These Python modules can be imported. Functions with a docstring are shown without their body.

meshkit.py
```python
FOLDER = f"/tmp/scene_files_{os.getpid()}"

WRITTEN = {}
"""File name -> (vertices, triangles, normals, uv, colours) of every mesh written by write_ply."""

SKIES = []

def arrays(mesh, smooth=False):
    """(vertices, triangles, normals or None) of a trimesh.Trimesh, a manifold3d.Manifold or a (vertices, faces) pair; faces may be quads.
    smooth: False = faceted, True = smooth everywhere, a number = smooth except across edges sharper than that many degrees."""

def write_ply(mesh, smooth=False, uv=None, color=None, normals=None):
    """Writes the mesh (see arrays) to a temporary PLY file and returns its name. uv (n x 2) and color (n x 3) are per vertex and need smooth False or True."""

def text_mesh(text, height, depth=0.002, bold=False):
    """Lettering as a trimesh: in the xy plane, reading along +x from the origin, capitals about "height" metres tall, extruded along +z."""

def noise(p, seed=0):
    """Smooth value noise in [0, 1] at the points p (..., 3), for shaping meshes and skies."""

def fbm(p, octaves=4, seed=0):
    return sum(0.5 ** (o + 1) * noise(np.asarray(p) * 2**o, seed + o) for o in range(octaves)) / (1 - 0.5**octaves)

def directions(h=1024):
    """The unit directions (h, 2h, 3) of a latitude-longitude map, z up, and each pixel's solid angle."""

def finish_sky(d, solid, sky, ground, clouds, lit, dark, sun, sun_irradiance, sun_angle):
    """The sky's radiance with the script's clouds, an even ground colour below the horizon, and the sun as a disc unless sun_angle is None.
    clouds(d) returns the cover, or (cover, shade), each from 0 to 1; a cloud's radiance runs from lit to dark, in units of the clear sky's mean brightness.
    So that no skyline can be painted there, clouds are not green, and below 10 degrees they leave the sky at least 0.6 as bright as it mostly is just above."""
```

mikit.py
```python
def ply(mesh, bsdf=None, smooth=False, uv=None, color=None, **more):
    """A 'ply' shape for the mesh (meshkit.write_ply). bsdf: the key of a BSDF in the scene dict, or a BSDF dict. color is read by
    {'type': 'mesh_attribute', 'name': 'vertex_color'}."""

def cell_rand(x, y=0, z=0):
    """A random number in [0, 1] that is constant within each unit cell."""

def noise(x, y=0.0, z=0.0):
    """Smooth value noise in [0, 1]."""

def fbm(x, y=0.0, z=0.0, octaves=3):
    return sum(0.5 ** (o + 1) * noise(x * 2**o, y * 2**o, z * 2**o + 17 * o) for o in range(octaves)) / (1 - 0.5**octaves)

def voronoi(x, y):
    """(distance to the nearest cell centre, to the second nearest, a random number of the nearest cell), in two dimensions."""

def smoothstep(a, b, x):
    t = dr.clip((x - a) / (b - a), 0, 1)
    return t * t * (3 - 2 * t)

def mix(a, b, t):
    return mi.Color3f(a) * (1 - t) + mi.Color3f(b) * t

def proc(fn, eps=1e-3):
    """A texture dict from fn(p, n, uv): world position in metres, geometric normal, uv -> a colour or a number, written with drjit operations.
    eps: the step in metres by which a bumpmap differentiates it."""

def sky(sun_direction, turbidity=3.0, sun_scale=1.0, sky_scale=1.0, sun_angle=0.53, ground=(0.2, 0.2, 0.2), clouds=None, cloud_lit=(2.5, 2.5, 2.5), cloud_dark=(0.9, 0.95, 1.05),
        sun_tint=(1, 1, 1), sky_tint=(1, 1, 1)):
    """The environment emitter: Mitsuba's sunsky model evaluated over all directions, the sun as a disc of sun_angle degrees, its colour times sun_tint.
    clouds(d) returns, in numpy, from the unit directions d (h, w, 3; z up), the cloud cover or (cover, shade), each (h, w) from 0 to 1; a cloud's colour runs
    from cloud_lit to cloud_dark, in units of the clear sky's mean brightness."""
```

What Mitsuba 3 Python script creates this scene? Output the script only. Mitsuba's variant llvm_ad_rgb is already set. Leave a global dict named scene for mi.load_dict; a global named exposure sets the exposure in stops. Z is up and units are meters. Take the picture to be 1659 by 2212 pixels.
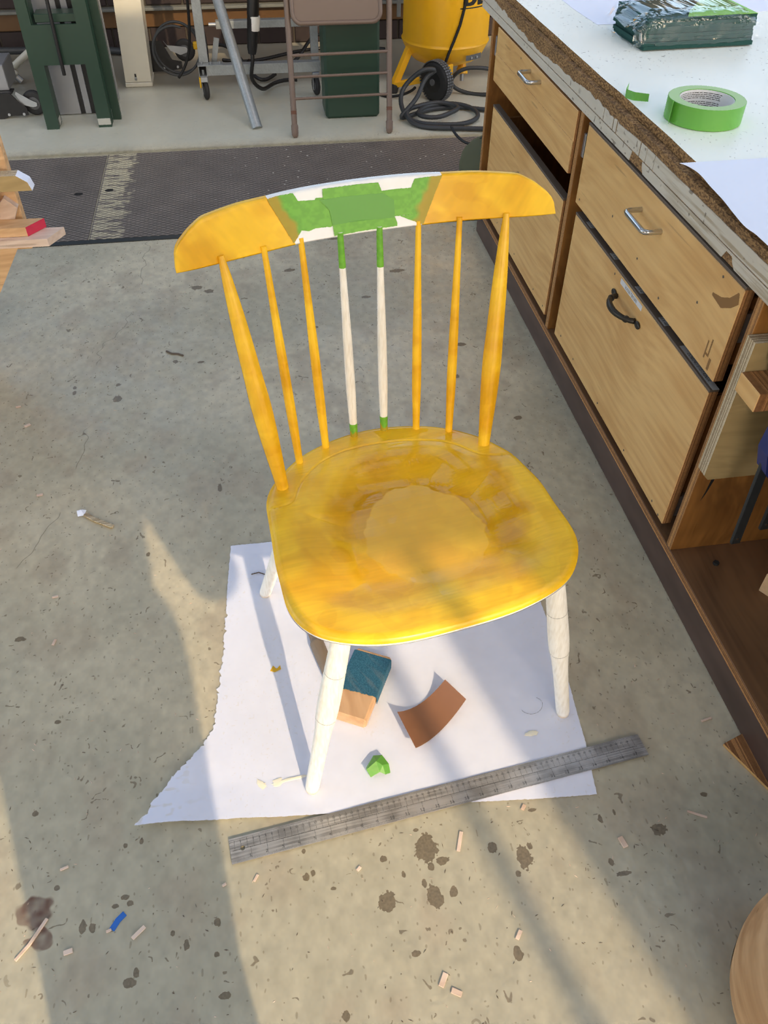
import math, random
import numpy as np, trimesh, shapely, shapely.geometry as sg
import drjit as dr, mitsuba as mi
import mikit, meshkit
from mikit import noise, fbm, voronoi, cell_rand, smoothstep, mix, proc, ply
from scipy.interpolate import CubicSpline, PchipInterpolator

rng = np.random.default_rng(7)
random.seed(7)
scene, labels = {}, {}
V = lambda *a: np.array(a, float)

# ------------------------------------------------------------------ camera, sky, sun, exposure
PITCH, ROLL, YAW, FPX, CAMH = 0.778111367, -0.0121606166, -0.163670838, 1733.73571, 1.26046079
def _rx(a): return np.array([[1, 0, 0], [0, math.cos(a), -math.sin(a)], [0, math.sin(a), math.cos(a)]])
def _rz(a): return np.array([[math.cos(a), -math.sin(a), 0], [math.sin(a), math.cos(a), 0], [0, 0, 1]])
CM = _rz(YAW) @ _rx(-PITCH) @ np.array([[1, 0, 0], [0, 0, 1], [0, -1, 0.]]) @ _rz(ROLL)
TW = np.eye(4)
TW[:3, 0], TW[:3, 1], TW[:3, 2], TW[:3, 3] = -CM[:, 0], -CM[:, 1], CM[:, 2], (0, 0, CAMH)
scene['camera'] = {'type': 'perspective', 'fov': math.degrees(2 * math.atan(829.5 / FPX)), 'fov_axis': 'x', 'near_clip': 0.02, 'far_clip': 100.0,
                   'to_world': mi.ScalarTransform4f(TW.tolist())}
exposure = 2.1
SUN = (0.40, -1.40, 1.0)
scene['sky'] = mikit.sky(SUN, turbidity=4.0, sun_scale=0.56, sky_scale=3.9, sun_angle=0.6, ground=(0.22, 0.22, 0.2), sky_tint=(1.26, 1.0, 0.82), sun_tint=(1.0, 0.96, 0.87))

# ------------------------------------------------------------------ helpers
def numbered(k):
    if k not in scene and k not in labels and not any(x.startswith(k + '__') for x in scene): return k
    i = 1
    while True:
        q = f'{k}_{i:03d}'
        if q not in scene and q not in labels and not any(x.startswith(q + '__') for x in scene): return q
        i += 1
def thing(name, label, cat, group=None):
    k = numbered(name); labels[k] = {'label': label, 'category': cat}
    if group: labels[k]['group'] = group
    return k
def part(parent, name, mesh, mat, smooth=False, label=None, kind=None, **kw):
    k = numbered(parent + '__' + name); scene[k] = ply(mesh, mat, smooth, **kw)
    if label or kind:
        labels[k] = {}
        if label: labels[k]['label'] = label
        if kind: labels[k]['kind'] = kind
    return k
def single(name, label, cat, mesh, mat, smooth=False, group=None, **kw):
    k = thing(name, label, cat, group); scene[k] = ply(mesh, mat, smooth, **kw); return k
def struct(name, mesh, mat, smooth=False, label=None):
    scene[name] = ply(mesh, mat, smooth); labels[name] = {'kind': 'structure'}
    if label: labels[name]['label'] = label
    return name
cat = trimesh.util.concatenate
def hull(pts): return trimesh.convex.convex_hull(np.asarray(pts, float))
def bx(lo, hi, b=0.001):
    lo, hi = np.minimum(lo, hi).astype(float), np.maximum(lo, hi).astype(float)
    b = min(b, 0.45 * (hi - lo).min()); pts = []
    if b <= 0:
        return trimesh.creation.box(bounds=[lo, hi])
    for s in np.ndindex(2, 2, 2):
        s = np.array(s); c = np.where(s, hi, lo); d = np.where(s, -b, b)
        for ax in range(3):
            q = c + d; q[ax] = c[ax]; pts.append(q)
    return hull(pts)
def obox(c, ex, ey, ez, b=0.001):
    """a box centred at c; ex, ey, ez are its half-axis vectors"""
    L = [np.linalg.norm(e) for e in (ex, ey, ez)]
    m = bx(-np.array(L), np.array(L), b); T = np.eye(4)
    for i, e in enumerate((ex, ey, ez)): T[:3, i] = np.asarray(e, float) / L[i]
    T[:3, 3] = c; m.apply_transform(T)
    if np.linalg.det(T[:3, :3]) < 0: m.invert()
    return m
def tube(P, r, n=12, closed=False, caps=True, ry=None):
    P = np.asarray(P, float); N = len(P); r = np.broadcast_to(r, N).astype(float)
    t = np.roll(P, -1, 0) - np.roll(P, 1, 0) if closed else np.gradient(P, axis=0)
    t /= np.linalg.norm(t, axis=1, keepdims=True) + 1e-12
    a = V(0, 0, 1) if abs(t[0, 2]) < .9 else V(1, 0, 0)
    rows = []
    u = np.cross(t[0], a); u /= np.linalg.norm(u)
    for i in range(N):
        u = u - t[i] * (u @ t[i]); u /= np.linalg.norm(u); w = np.cross(t[i], u)
        th = np.arange(n) / n * 2 * math.pi
        rows.append(P[i] + r[i] * (np.cos(th)[:, None] * u + np.sin(th)[:, None] * w * (1 if ry is None else ry)))
    v = np.concatenate(rows); F = []
    for i in range(N if closed else N - 1):
        j = (i + 1) % N
        for k in range(n):
            k2 = (k + 1) % n
            F += [[i * n + k, i * n + k2, j * n + k2], [i * n + k, j * n + k2, j * n + k]]
    if caps and not closed:
        c0, c1 = len(v), len(v) + 1; v = np.vstack([v, P[0], P[-1]])
        for k in range(n):
            k2 = (k + 1) % n
            F += [[c0, k2, k], [c1, (N - 1) * n + k, (N - 1) * n + k2]]
    return trimesh.Trimesh(v, F, process=False)
def spline(P, n, closed=False):
    P = np.asarray(P, float)
    if closed: P = np.vstack([P, P[:1]])
    t = np.r_[0, np.cumsum(np.linalg.norm(np.diff(P, axis=0), axis=1))]
    return CubicSpline(t, P, bc_type='periodic' if closed else 'not-a-knot')(np.linspace(0, t[-1], n, endpoint=not closed))
def lathe(p0, p1, prof, n=24):
    """prof: (fraction along p0..p1, radius)"""
    p0, p1 = np.asarray(p0, float), np.asarray(p1, float); prof = np.asarray(prof, float)
    ax = (p1 - p0); L = np.linalg.norm(ax); ax = ax / L
    a = V(0, 0, 1) if abs(ax[2]) < .9 else V(1, 0, 0)
    u = np.cross(ax, a); u /= np.linalg.norm(u); w = np.cross(ax, u)
    th = np.arange(n) / n * 2 * math.pi; ring = np.cos(th)[:, None] * u + np.sin(th)[:, None] * w
    v = np.concatenate([p0 + ax * L * f + ring * r for f, r in prof]); N = len(prof); F = []
    for i in range(N - 1):
        for k in range(n):
            k2 = (k + 1) % n
            F += [[i * n + k, i * n + k2, (i + 1) * n + k2], [i * n + k, (i + 1) * n + k2, (i + 1) * n + k]]
    c0, c1 = len(v), len(v) + 1
    v = np.vstack([v, p0 + ax * L * prof[0][0], p0 + ax * L * prof[-1][0]])
    for k in range(n):
        k2 = (k + 1) % n
        F += [[c0, k2, k], [c1, (N - 1) * n + k, (N - 1) * n + k2]]
    m = trimesh.Trimesh(v, F, process=False)
    return m
def cyl(p0, p1, r, n=20, b=0.0):
    L = np.linalg.norm(np.asarray(p1, float) - np.asarray(p0, float)); e = min(.3, b / L)
    return lathe(p0, p1, [(0, r - b), (e, r), (1 - e, r), (1, r - b)] if b else [(0, r), (1, r)], n)
def extr(poly, h, T=None):
    g = [poly] if poly.geom_type == 'Polygon' else list(poly.geoms)
    m = cat([trimesh.creation.extrude_polygon(q, h, engine='earcut') for q in g])
    if T is not None: m.apply_transform(T)
    return m
def frame(o, x, y, z):
    T = np.eye(4); T[:3, 0], T[:3, 1], T[:3, 2], T[:3, 3] = x, y, z, o; return T
def grid(fn, nu, nv, wrap=False):
    U, W = np.meshgrid(np.linspace(0, 1, nu), np.linspace(0, 1, nv), indexing='ij')
    v = fn(U.ravel(), W.ravel()); F = []
    i = np.arange(nu - 1)[:, None] * nv + np.arange(nv - 1)[None]
    i = i.ravel()
    return trimesh.Trimesh(v, np.vstack([np.c_[i, i + nv, i + nv + 1], np.c_[i, i + nv + 1, i + 1]]), process=False)

# ------------------------------------------------------------------ materials
def pr(name, color, rough=0.5, metal=0.0, two=True, **kw):
    c = color if isinstance(color, dict) else {'type': 'rgb', 'value': list(color)}
    r = rough if isinstance(rough, dict) else float(rough)
    b = {'type': 'principled', 'base_color': c, 'roughness': r, **kw}
    if metal: b['metallic'] = metal
    scene[name] = {'type': 'twosided', 'bsdf': b} if two else b
def srgb(r, g, b):
    return [(x / 255 / 12.92 if x <= 10.3 else ((x / 255 + .055) / 1.055) ** 2.4) for x in (r, g, b)]
def C3(c): return mi.Color3f(*[float(x) for x in c])

BLOBS = [(0.157,0.509,0.0196,0.0243),(0.178,0.486,0.0101,0.0079),(0.159,0.48,0.0057,0.0071),(0.147,0.54,0.0059,0.0038),(0.089,0.503,0.0065,0.0057),(0.116,0.474,0.0036,0.0056),(0.156,0.437,0.014,0.019),(0.145,0.457,0.0042,0.0083),(0.084,0.438,0.0166,0.0174),(0.187,0.439,0.007,0.0095),(0.261,0.495,0.0088,0.0096),(0.305,0.473,0.0123,0.0205),(0.32,0.487,0.0051,0.0059),(0.29,0.449,0.005,0.0063),(0.114,0.362,0.0066,0.0049),(0.259,0.34,0.008,0.0124),(0.007,0.47,0.0056,0.0034),(0.34,0.544,0.0091,0.0039),(0.006,0.3,0.0063,0.0077),(-0.362,0.471,0.0061,0.0105),(-0.347,0.467,0.0054,0.0079),(-0.303,0.505,0.0076,0.0048),(-0.295,0.495,0.0062,0.0054),(-0.317,0.494,0.0062,0.0041),(-0.167,0.449,0.0068,0.0065),(-0.231,0.443,0.004,0.0045),(-0.211,0.424,0.0047,0.0063),(-0.29,0.387,0.0103,0.0083),(-0.281,0.398,0.0046,0.0079),(-0.157,0.35,0.0103,0.0063),(-0.168,0.405,0.004,0.0037),(-0.032,0.492,0.0057,0.0062),(-0.021,0.498,0.0043,0.0063),(-0.406,0.534,0.0049,0.0049),(-0.456,0.659,0.0045,0.0048),(-0.284,0.587,0.0044,0.006),(-0.308,0.584,0.0043,0.0052),(-0.033,0.533,0.0036,0.0044),(0.531,0.483,0.0134,0.0117),(0.438,0.444,0.005,0.0073),(0.452,0.425,0.0129,0.0043),(0.471,0.52,0.003,0.0064),(0.445,0.513,0.0037,0.0094),(0.629,0.527,0.0077,0.005),(-0.214,2.33,0.0187,0.0145),(-0.175,2.302,0.0157,0.0143),(-0.411,1.776,0.012,0.0165),(-0.415,1.84,0.0073,0.0086),(-0.527,1.842,0.0061,0.0086),(-0.525,1.819,0.006,0.0105),(-0.153,1.395,0.0053,0.0143),(-0.199,1.916,0.0127,0.0068),(-0.267,1.928,0.0076,0.0091),(-0.305,1.209,0.0049,0.0068),(-0.537,1.021,0.0097,0.0069),(-0.441,0.825,0.0073,0.0048),(0.08,2.40,.02,.012),(0.30,2.2,.018,.01),(0.13,2.05,.012,.008),(0.42,2.35,.03,.012),(0.48,1.75,.014,.01),(0.25,2.6,.03,.008),(0.60,1.55,.012,.009),(0.57,1.15,.014,.010),(0.53,1.9,.02,.01)]
def floor_color(p, n, uv):
    x, y = p.x, p.y
    big = fbm(x * 2.3, y * 2.3, 1.0, 3); fine = fbm(x * 70, y * 55, 2.0, 3); mid = fbm(x * 14, y * 10, 5.0, 3)
    c = mix(C3(srgb(172, 167, 146)), C3(srgb(194, 186, 162)), smoothstep(.32, .68, big))
    c = mix(c, C3(srgb(162, 150, 130)), .45 * smoothstep(.5, .75, mid))
    c = c * (0.86 + 0.28 * fine)
    # worn paint: small chips and specks showing the dark slab
    wx = (noise(x * 95, y * 95, 3.0) - .5) * .016 + (noise(x * 260, y * 260, 4.0) - .5) * .007; wy = (noise(x * 95, y * 95, 7.0) - .5) * .016 + (noise(x * 260, y * 260, 8.0) - .5) * .007
    m = mi.Float(0)
    wob = .12 + .9 * noise(x * 62, y * 62, 3.0) + .95 * noise(x * 160, y * 160, 4.0) + .75 * noise(x * 400, y * 400, 5.0)
    for bx_, by_, ra, rb in BLOBS:
        r2 = (dr.square((x - bx_) / ra) + dr.square((y - by_) / rb)) * wob
        m = dr.maximum(m, 1 - smoothstep(.94, 1.04, r2))
    wx = (noise(x * 95, y * 95, 3.0) - .5) * .012; wy = (noise(x * 95, y * 95, 7.0) - .5) * .012
    d1, d2, w = voronoi(x * 21 + wx * 60, y * 21 + wy * 60)
    sp = (1 - smoothstep(.05, .075, d1 / (.35 + 1.3 * w))) * smoothstep(.45, .5, cell_rand(dr.floor(x * 21), dr.floor(y * 21), 4))
    d3, d4, w3 = voronoi(x * 55 + 9, y * 40 + wy * 40)
    sp2 = (1 - smoothstep(.045, .09, d3 / (.4 + w3))) * smoothstep(.35, .4, w3)
    m = dr.maximum(m, dr.maximum(sp * .8, sp2 * .5))
    c = mix(c, C3(srgb(108, 96, 76)) * (.8 + .4 * noise(x * 400, y * 400, 1.0)), .9 * m)
    # brown oily stain, hairline crack, scuffs
    st = 1 - smoothstep(.7, 1.15, dr.square((x + wx * 1.5 + .43) / .028) + dr.square((y + wy - .503) / .024))
    st = dr.maximum(st, 1 - smoothstep(.7, 1.15, dr.square((x + wx * 1.5 + .419) / .02) + dr.square((y + wy - .466) / .017)))
    c = mix(c, C3(srgb(104, 78, 62)), .75 * st * (.6 + .8 * noise(x * 120, y * 120, 2.0)))
    cr = dr.abs(x + .50 + .06 * (noise(y * 5.0, 1.0, 2.0) - .5) + .02 * (noise(y * 40, 3.0, 1.0) - .5) - .12 * (y - 1.6))
    c = mix(c, C3(srgb(105, 98, 84)), .5 * (1 - smoothstep(.0006, .0016, cr)) * smoothstep(.42, .5, noise(y * 7.0, 9.0, 9.0)) * smoothstep(1.1, 1.2, y))
    far = smoothstep(3.44, 3.6, y)
    c = mix(c, C3(srgb(196, 197, 183)) * (.94 + .12 * mid), .85 * far)
    ed = (1 - smoothstep(.0, .035, dr.abs(y - 3.475))) * .8
    c = mix(c, C3(srgb(150, 140, 112)) * (.7 + .6 * fine), ed)
    dirt = smoothstep(4.22, 4.36, y + .04 * mid) * .75
    return mix(c, C3(srgb(104, 97, 84)), dirt)
def floor_rough(p, n, uv): return .26 + .25 * fbm(p.x * 30, p.y * 30, 2.0, 2)
def floor_bump(p, n, uv): return fbm(p.x * 160, p.y * 160, 2.0, 2) + 1.6 * noise(p.x * 30, p.y * 30, 1.0)
scene['floor_paint'] = {'type': 'twosided', 'bsdf': {'type': 'bumpmap', 'arbitrary': proc(floor_bump, 2e-3), 'scale': 0.0006,
    'bsdf': {'type': 'principled', 'base_color': proc(floor_color), 'roughness': proc(floor_rough), 'specular': .6}}}

def plate_cell(p):
    v = p.y / .0098; row = dr.floor(v); u = p.x / .030 + .5 * (row - 2 * dr.floor(row / 2)) + .12 * noise(p.x * 40, p.y * 40)
    fu = dr.abs(u - dr.floor(u) - .5) * 2; fv = dr.abs(v - row - .5) * 2
    return smoothstep(.45, .95, dr.sqrt(dr.square(fu * .95) + dr.square(fv * 1.25)))
def plate_color(p, n, uv):
    k = plate_cell(p); d = fbm(p.x * 12, p.y * 12, 1.0, 3)
    c = mix(C3(srgb(58, 52, 49)), C3(srgb(128, 119, 112)), k * (.65 + .5 * d))
    pt = smoothstep(.0, .006, p.x + .575) * (1 - smoothstep(.085, .115, p.x + .575 + .05 * (noise(p.x * 60, p.y * 60) - .5)))
    w = smoothstep(.30, .50, fbm(p.x * 22, p.y * 110, 4.0, 3)) * pt * (.2 + .8 * k)
    c = mix(c, C3(srgb(206, 196, 166)), w * (.7 + .25 * smoothstep(2.7, 3.3, p.y)))
    fl, f2, fr_ = voronoi(p.x * 13, p.y * 13)
    c = mix(c, C3(srgb(210, 206, 198)), (1 - smoothstep(.03, .05, fl / (.3 + fr_))) * smoothstep(.45, .5, fr_) * smoothstep(-.3, .2, p.x) )
    for hx, hy in ((-.652, 3.08), (-.543, 3.10)): c = mix(c, C3(srgb(22, 18, 16)), 1 - smoothstep(.7, 1.1, dr.square((p.x - hx) / .017) + dr.square((p.y - hy) / .014)))
    return c
scene['steel_plate'] = {'type': 'twosided', 'bsdf': {'type': 'bumpmap', 'arbitrary': proc(lambda p, n, uv: plate_cell(p), 1.5e-3), 'scale': 0.0016,
    'bsdf': {'type': 'principled', 'base_color': proc(plate_color), 'roughness': .5, 'specular': .5}}}

CT, CC = math.radians(9.508), V(.217, .671)
def W(a, b, z):
    a, b, z = np.broadcast_arrays(np.asarray(a, float), b, z)
    return np.stack([CC[0] + a * math.cos(CT) - b * math.sin(CT), CC[1] + a * math.sin(CT) + b * math.cos(CT), z + .006 * a * np.clip(z / .4, 0, 1)], -1)
def loc(p):
    x, y = p.x - CC[0], p.y - CC[1]
    return x * math.cos(CT) + y * math.sin(CT), -x * math.sin(CT) + y * math.cos(CT)
YEL, YEL2 = srgb(246, 198, 42), srgb(222, 164, 20)
def yellow_color(p, n, uv):
    a, b = loc(p); z = p.z
    f = fbm(a * 16 + 3 * noise(a * 9, b * 9, z * 9), b * 16, z * 16, 3)
    e = smoothstep(.46, .53, fbm(a * 9 + 5 + 1.6 * noise(a * 40, b * 40, z * 40), b * 16 + 1.6 * noise(b * 33, a * 33, z * 45), z * 13, 3))
    c = mix(C3(YEL2), C3(YEL), smoothstep(.28, .66, f) * .8 + .2 * e)
    g = fbm(a * 30, b * 300, z * 30, 2)
    return c * (.93 + .14 * g)
def wet_and_sheen(p):
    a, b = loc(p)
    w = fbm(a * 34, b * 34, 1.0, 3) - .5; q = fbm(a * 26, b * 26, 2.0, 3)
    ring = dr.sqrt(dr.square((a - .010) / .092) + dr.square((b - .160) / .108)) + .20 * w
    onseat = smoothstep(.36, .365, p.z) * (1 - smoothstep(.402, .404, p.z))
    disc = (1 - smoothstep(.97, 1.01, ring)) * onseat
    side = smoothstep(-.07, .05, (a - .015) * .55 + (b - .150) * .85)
    wet_sheen = smoothstep(.98, 1.02, ring) * (1 - smoothstep(1.55, 1.95, ring + .3 * (q - .5))) * side * onseat
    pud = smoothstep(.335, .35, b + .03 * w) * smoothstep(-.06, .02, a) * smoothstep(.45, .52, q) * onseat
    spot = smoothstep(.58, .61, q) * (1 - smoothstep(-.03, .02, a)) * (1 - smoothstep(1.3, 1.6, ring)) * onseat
    return disc, wet_sheen, pud, spot, q
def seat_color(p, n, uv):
    disc, wet_sheen, pud, spot, q = wet_and_sheen(p)
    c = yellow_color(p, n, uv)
    c = mix(c, C3(srgb(226, 178, 72)) * (.9 + .2 * q), .55 * disc)  # thin dried disc, with its broad skylight sheen painted into the colour
    return mix(c, c * C3((.78, .68, .5)), .85 * wet_sheen)  # wet tone plus the dark ceiling reflection, painted into the ring colour
def rail_color(p, n, uv):
    a, b = loc(p); z = p.z - .006 * a
    sl = -.1308 + (.795 - z) * .49; sr = .1241 - (.794 - z) * .47
    j = .0012 * (noise(z * 500, a * 40) - .5)
    w = smoothstep(-.0004, .0004, a - sl + j) * (1 - smoothstep(-.0004, .0004, a - sr + j))
    return mix(yellow_color(p, n, uv), C3(srgb(236, 238, 238)), w)
def wet_rough(p, n, uv):
    disc, wet_sheen, pud, spot, q = wet_and_sheen(p)
    return dr.lerp(.27 + .12 * q, mi.Float(.08), dr.clip(wet_sheen + pud + .85 * spot, 0, 1))
def wet_bump(p, n, uv):
    a, b = loc(p)
    return .45 * fbm(a * 300, b * 45, p.z * 60, 2) + .3 * fbm(a * 80, b * 340, p.z * 80, 2)
def pbump(name, color, rough, bump, scale, eps=1e-3, **kw):
    scene[name] = {'type': 'twosided', 'bsdf': {'type': 'bumpmap', 'arbitrary': proc(bump, eps), 'scale': scale,
        'bsdf': {'type': 'principled', 'base_color': proc(color) if callable(color) else {'type': 'rgb', 'value': list(color)}, 'roughness': proc(rough) if callable(rough) else rough, **kw}}}
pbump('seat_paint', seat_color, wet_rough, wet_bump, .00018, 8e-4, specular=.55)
pr('yellow_paint', proc(yellow_color), .36, specular=.5)
pr('rail_paint', proc(rail_color), .34, specular=.45)
def white_color(p, n, uv):
    g = fbm(p.x * 420, p.y * 420, p.z * 40, 2); h = fbm(p.x * 20, p.y * 20, p.z * 14, 2)
    c = mix(C3(srgb(228, 224, 213)), C3(srgb(240, 238, 230)), smoothstep(.2, .7, g))
    return mix(c, C3(srgb(198, 172, 132)), (1 - smoothstep(.0, .014, p.z)) * .7) * (.95 + .1 * h)
pr('white_wood', proc(white_color), .45, specular=.4)
def tape_color(p, n, uv):
    a, b = loc(p)
    f = fbm(p.x * 160, p.y * 160, p.z * 160, 2)
    c = mix(C3(srgb(98, 164, 48)), C3(srgb(108, 174, 53)), smoothstep(.3, .7, f))
    z = p.z - .006 * a
    onr = smoothstep(.715, .72, z)
    sl = a - (-.1308 + (.795 - z) * .49); sr = (.1241 - (.794 - z) * .47) - a
    d = dr.minimum(sl, sr) + .010 * (noise(p.x * 90, p.z * 90, 1.0) - .5)
    y = (1 - smoothstep(.009, .020, d)) * onr
    lo = (1 - smoothstep(.398, .404, p.z + .012 * noise(p.x * 200, p.y * 200))) * smoothstep(.36, .37, p.z) * smoothstep(.36, .38, b)
    return mix(c, C3(srgb(172, 138, 26)), .85 * dr.maximum(y, lo))
pr('green_tape', proc(tape_color), .42)
pr('green_tape_dark', srgb(92, 156, 60), .42)
pr('tape_edge', srgb(172, 205, 150), .6)
def paper_color(p, n, uv):
    d = fbm(p.x * 60, p.y * 60, 1.0, 3)
    c = C3(srgb(222, 228, 246)) * (.97 + .04 * d)
    sp = smoothstep(.86, .90, noise(p.x * 300, p.y * 300, 2.0)) * smoothstep(.55, .7, fbm(p.x * 9, p.y * 9, 3.0, 2))
    ft = smoothstep(.60, .74, fbm(p.x * 70, p.y * 110, 5.0, 2)) * (1 - smoothstep(-.27, -.16, p.x))
    c = mix(c, C3(srgb(206, 202, 194)), dr.maximum(.25 * sp, .5 * ft))
    return c
pr('paper', proc(paper_color), .6, specular=.3)
pr('plain_paper', srgb(232, 238, 254), .6, specular=.3)
pr('handle_brown', srgb(120, 106, 90), .5)
pr('cream_paint', srgb(238, 234, 215), .35)
pr('ink', srgb(28, 27, 27), .5)
pr('label_paper', srgb(205, 205, 205), .5)
pr('label_dull', srgb(158, 157, 154), .4)

def steel_color(p, n, uv):
    l = p.x * .9937 + p.y * .1115; t = p.y * .9937 - p.x * .1115; s = .5 * fbm(l * 12, t * 700, 1.0, 2) + .5 * fbm(l * 40, t * 40, 2.0, 3)
    return mix(C3(srgb(150, 147, 143)), C3(srgb(200, 197, 193)), smoothstep(.3, .7, s))
pr('ruler_steel', proc(steel_color), .38, metal=.7)
pr('chrome', srgb(200, 200, 200), .15, metal=1.0)
pr('zinc', srgb(180, 184, 188), .35, metal=.8)
def galv_color(p, n, uv):
    d1, d2, w = voronoi(p.x * 160 + p.z * 50, p.y * 160 + p.z * 120)
    return mix(C3(srgb(140, 146, 148)), C3(srgb(176, 182, 184)), .25 * w + .6 * fbm(p.x * 14, p.y * 14, p.z * 14, 2))
pr('galvanised', proc(galv_color), .42, metal=.55)
pr('aluminium', srgb(160, 162, 166), .4, metal=.6)
pr('bronze', srgb(62, 58, 52), .35, metal=.7)
pr('black_plastic', srgb(24, 24, 25), .4)
pr('rubber', srgb(38, 38, 39), .62)
pr('hose_rubber', srgb(52, 55, 58), .48)
pr('machine_green', srgb(34, 60, 47), .4)
pr('bare_patch', srgb(176, 176, 168), .6)
pr('beige_enamel', srgb(194, 191, 177), .3)
pr('brown_enamel', srgb(112, 95, 84), .42)
pr('rust', srgb(104, 68, 50), .6)
pr('tank_yellow', srgb(236, 178, 30), .32)
pr('caster_yellow', srgb(214, 170, 30), .4)
pr('pencil_grey', srgb(160, 158, 152), .6)
pr('hub_grey', srgb(90, 92, 94), .5)
pr('olive_cloth', srgb(88, 90, 68), .85)
pr('orange_thread', srgb(120, 78, 58), .85)
pr('blue_plastic', srgb(34, 44, 100), .35)
pr('clamp_bar', srgb(52, 56, 58), .45, metal=.4)
pr('brick_dark', srgb(40, 29, 28), .75)
pr('mortar', srgb(66, 61, 53), .9)
pr('ochre_paint', srgb(84, 57, 26), .55)
pr('ledge_grey', srgb(98, 100, 96), .5)
pr('wall_paint', srgb(206, 204, 196), .8)
pr('white_plastic', srgb(220, 220, 216), .4)
pr('red_paint', srgb(200, 50, 78), .5)
pr('blue_tape', srgb(44, 104, 190), .5)

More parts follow.
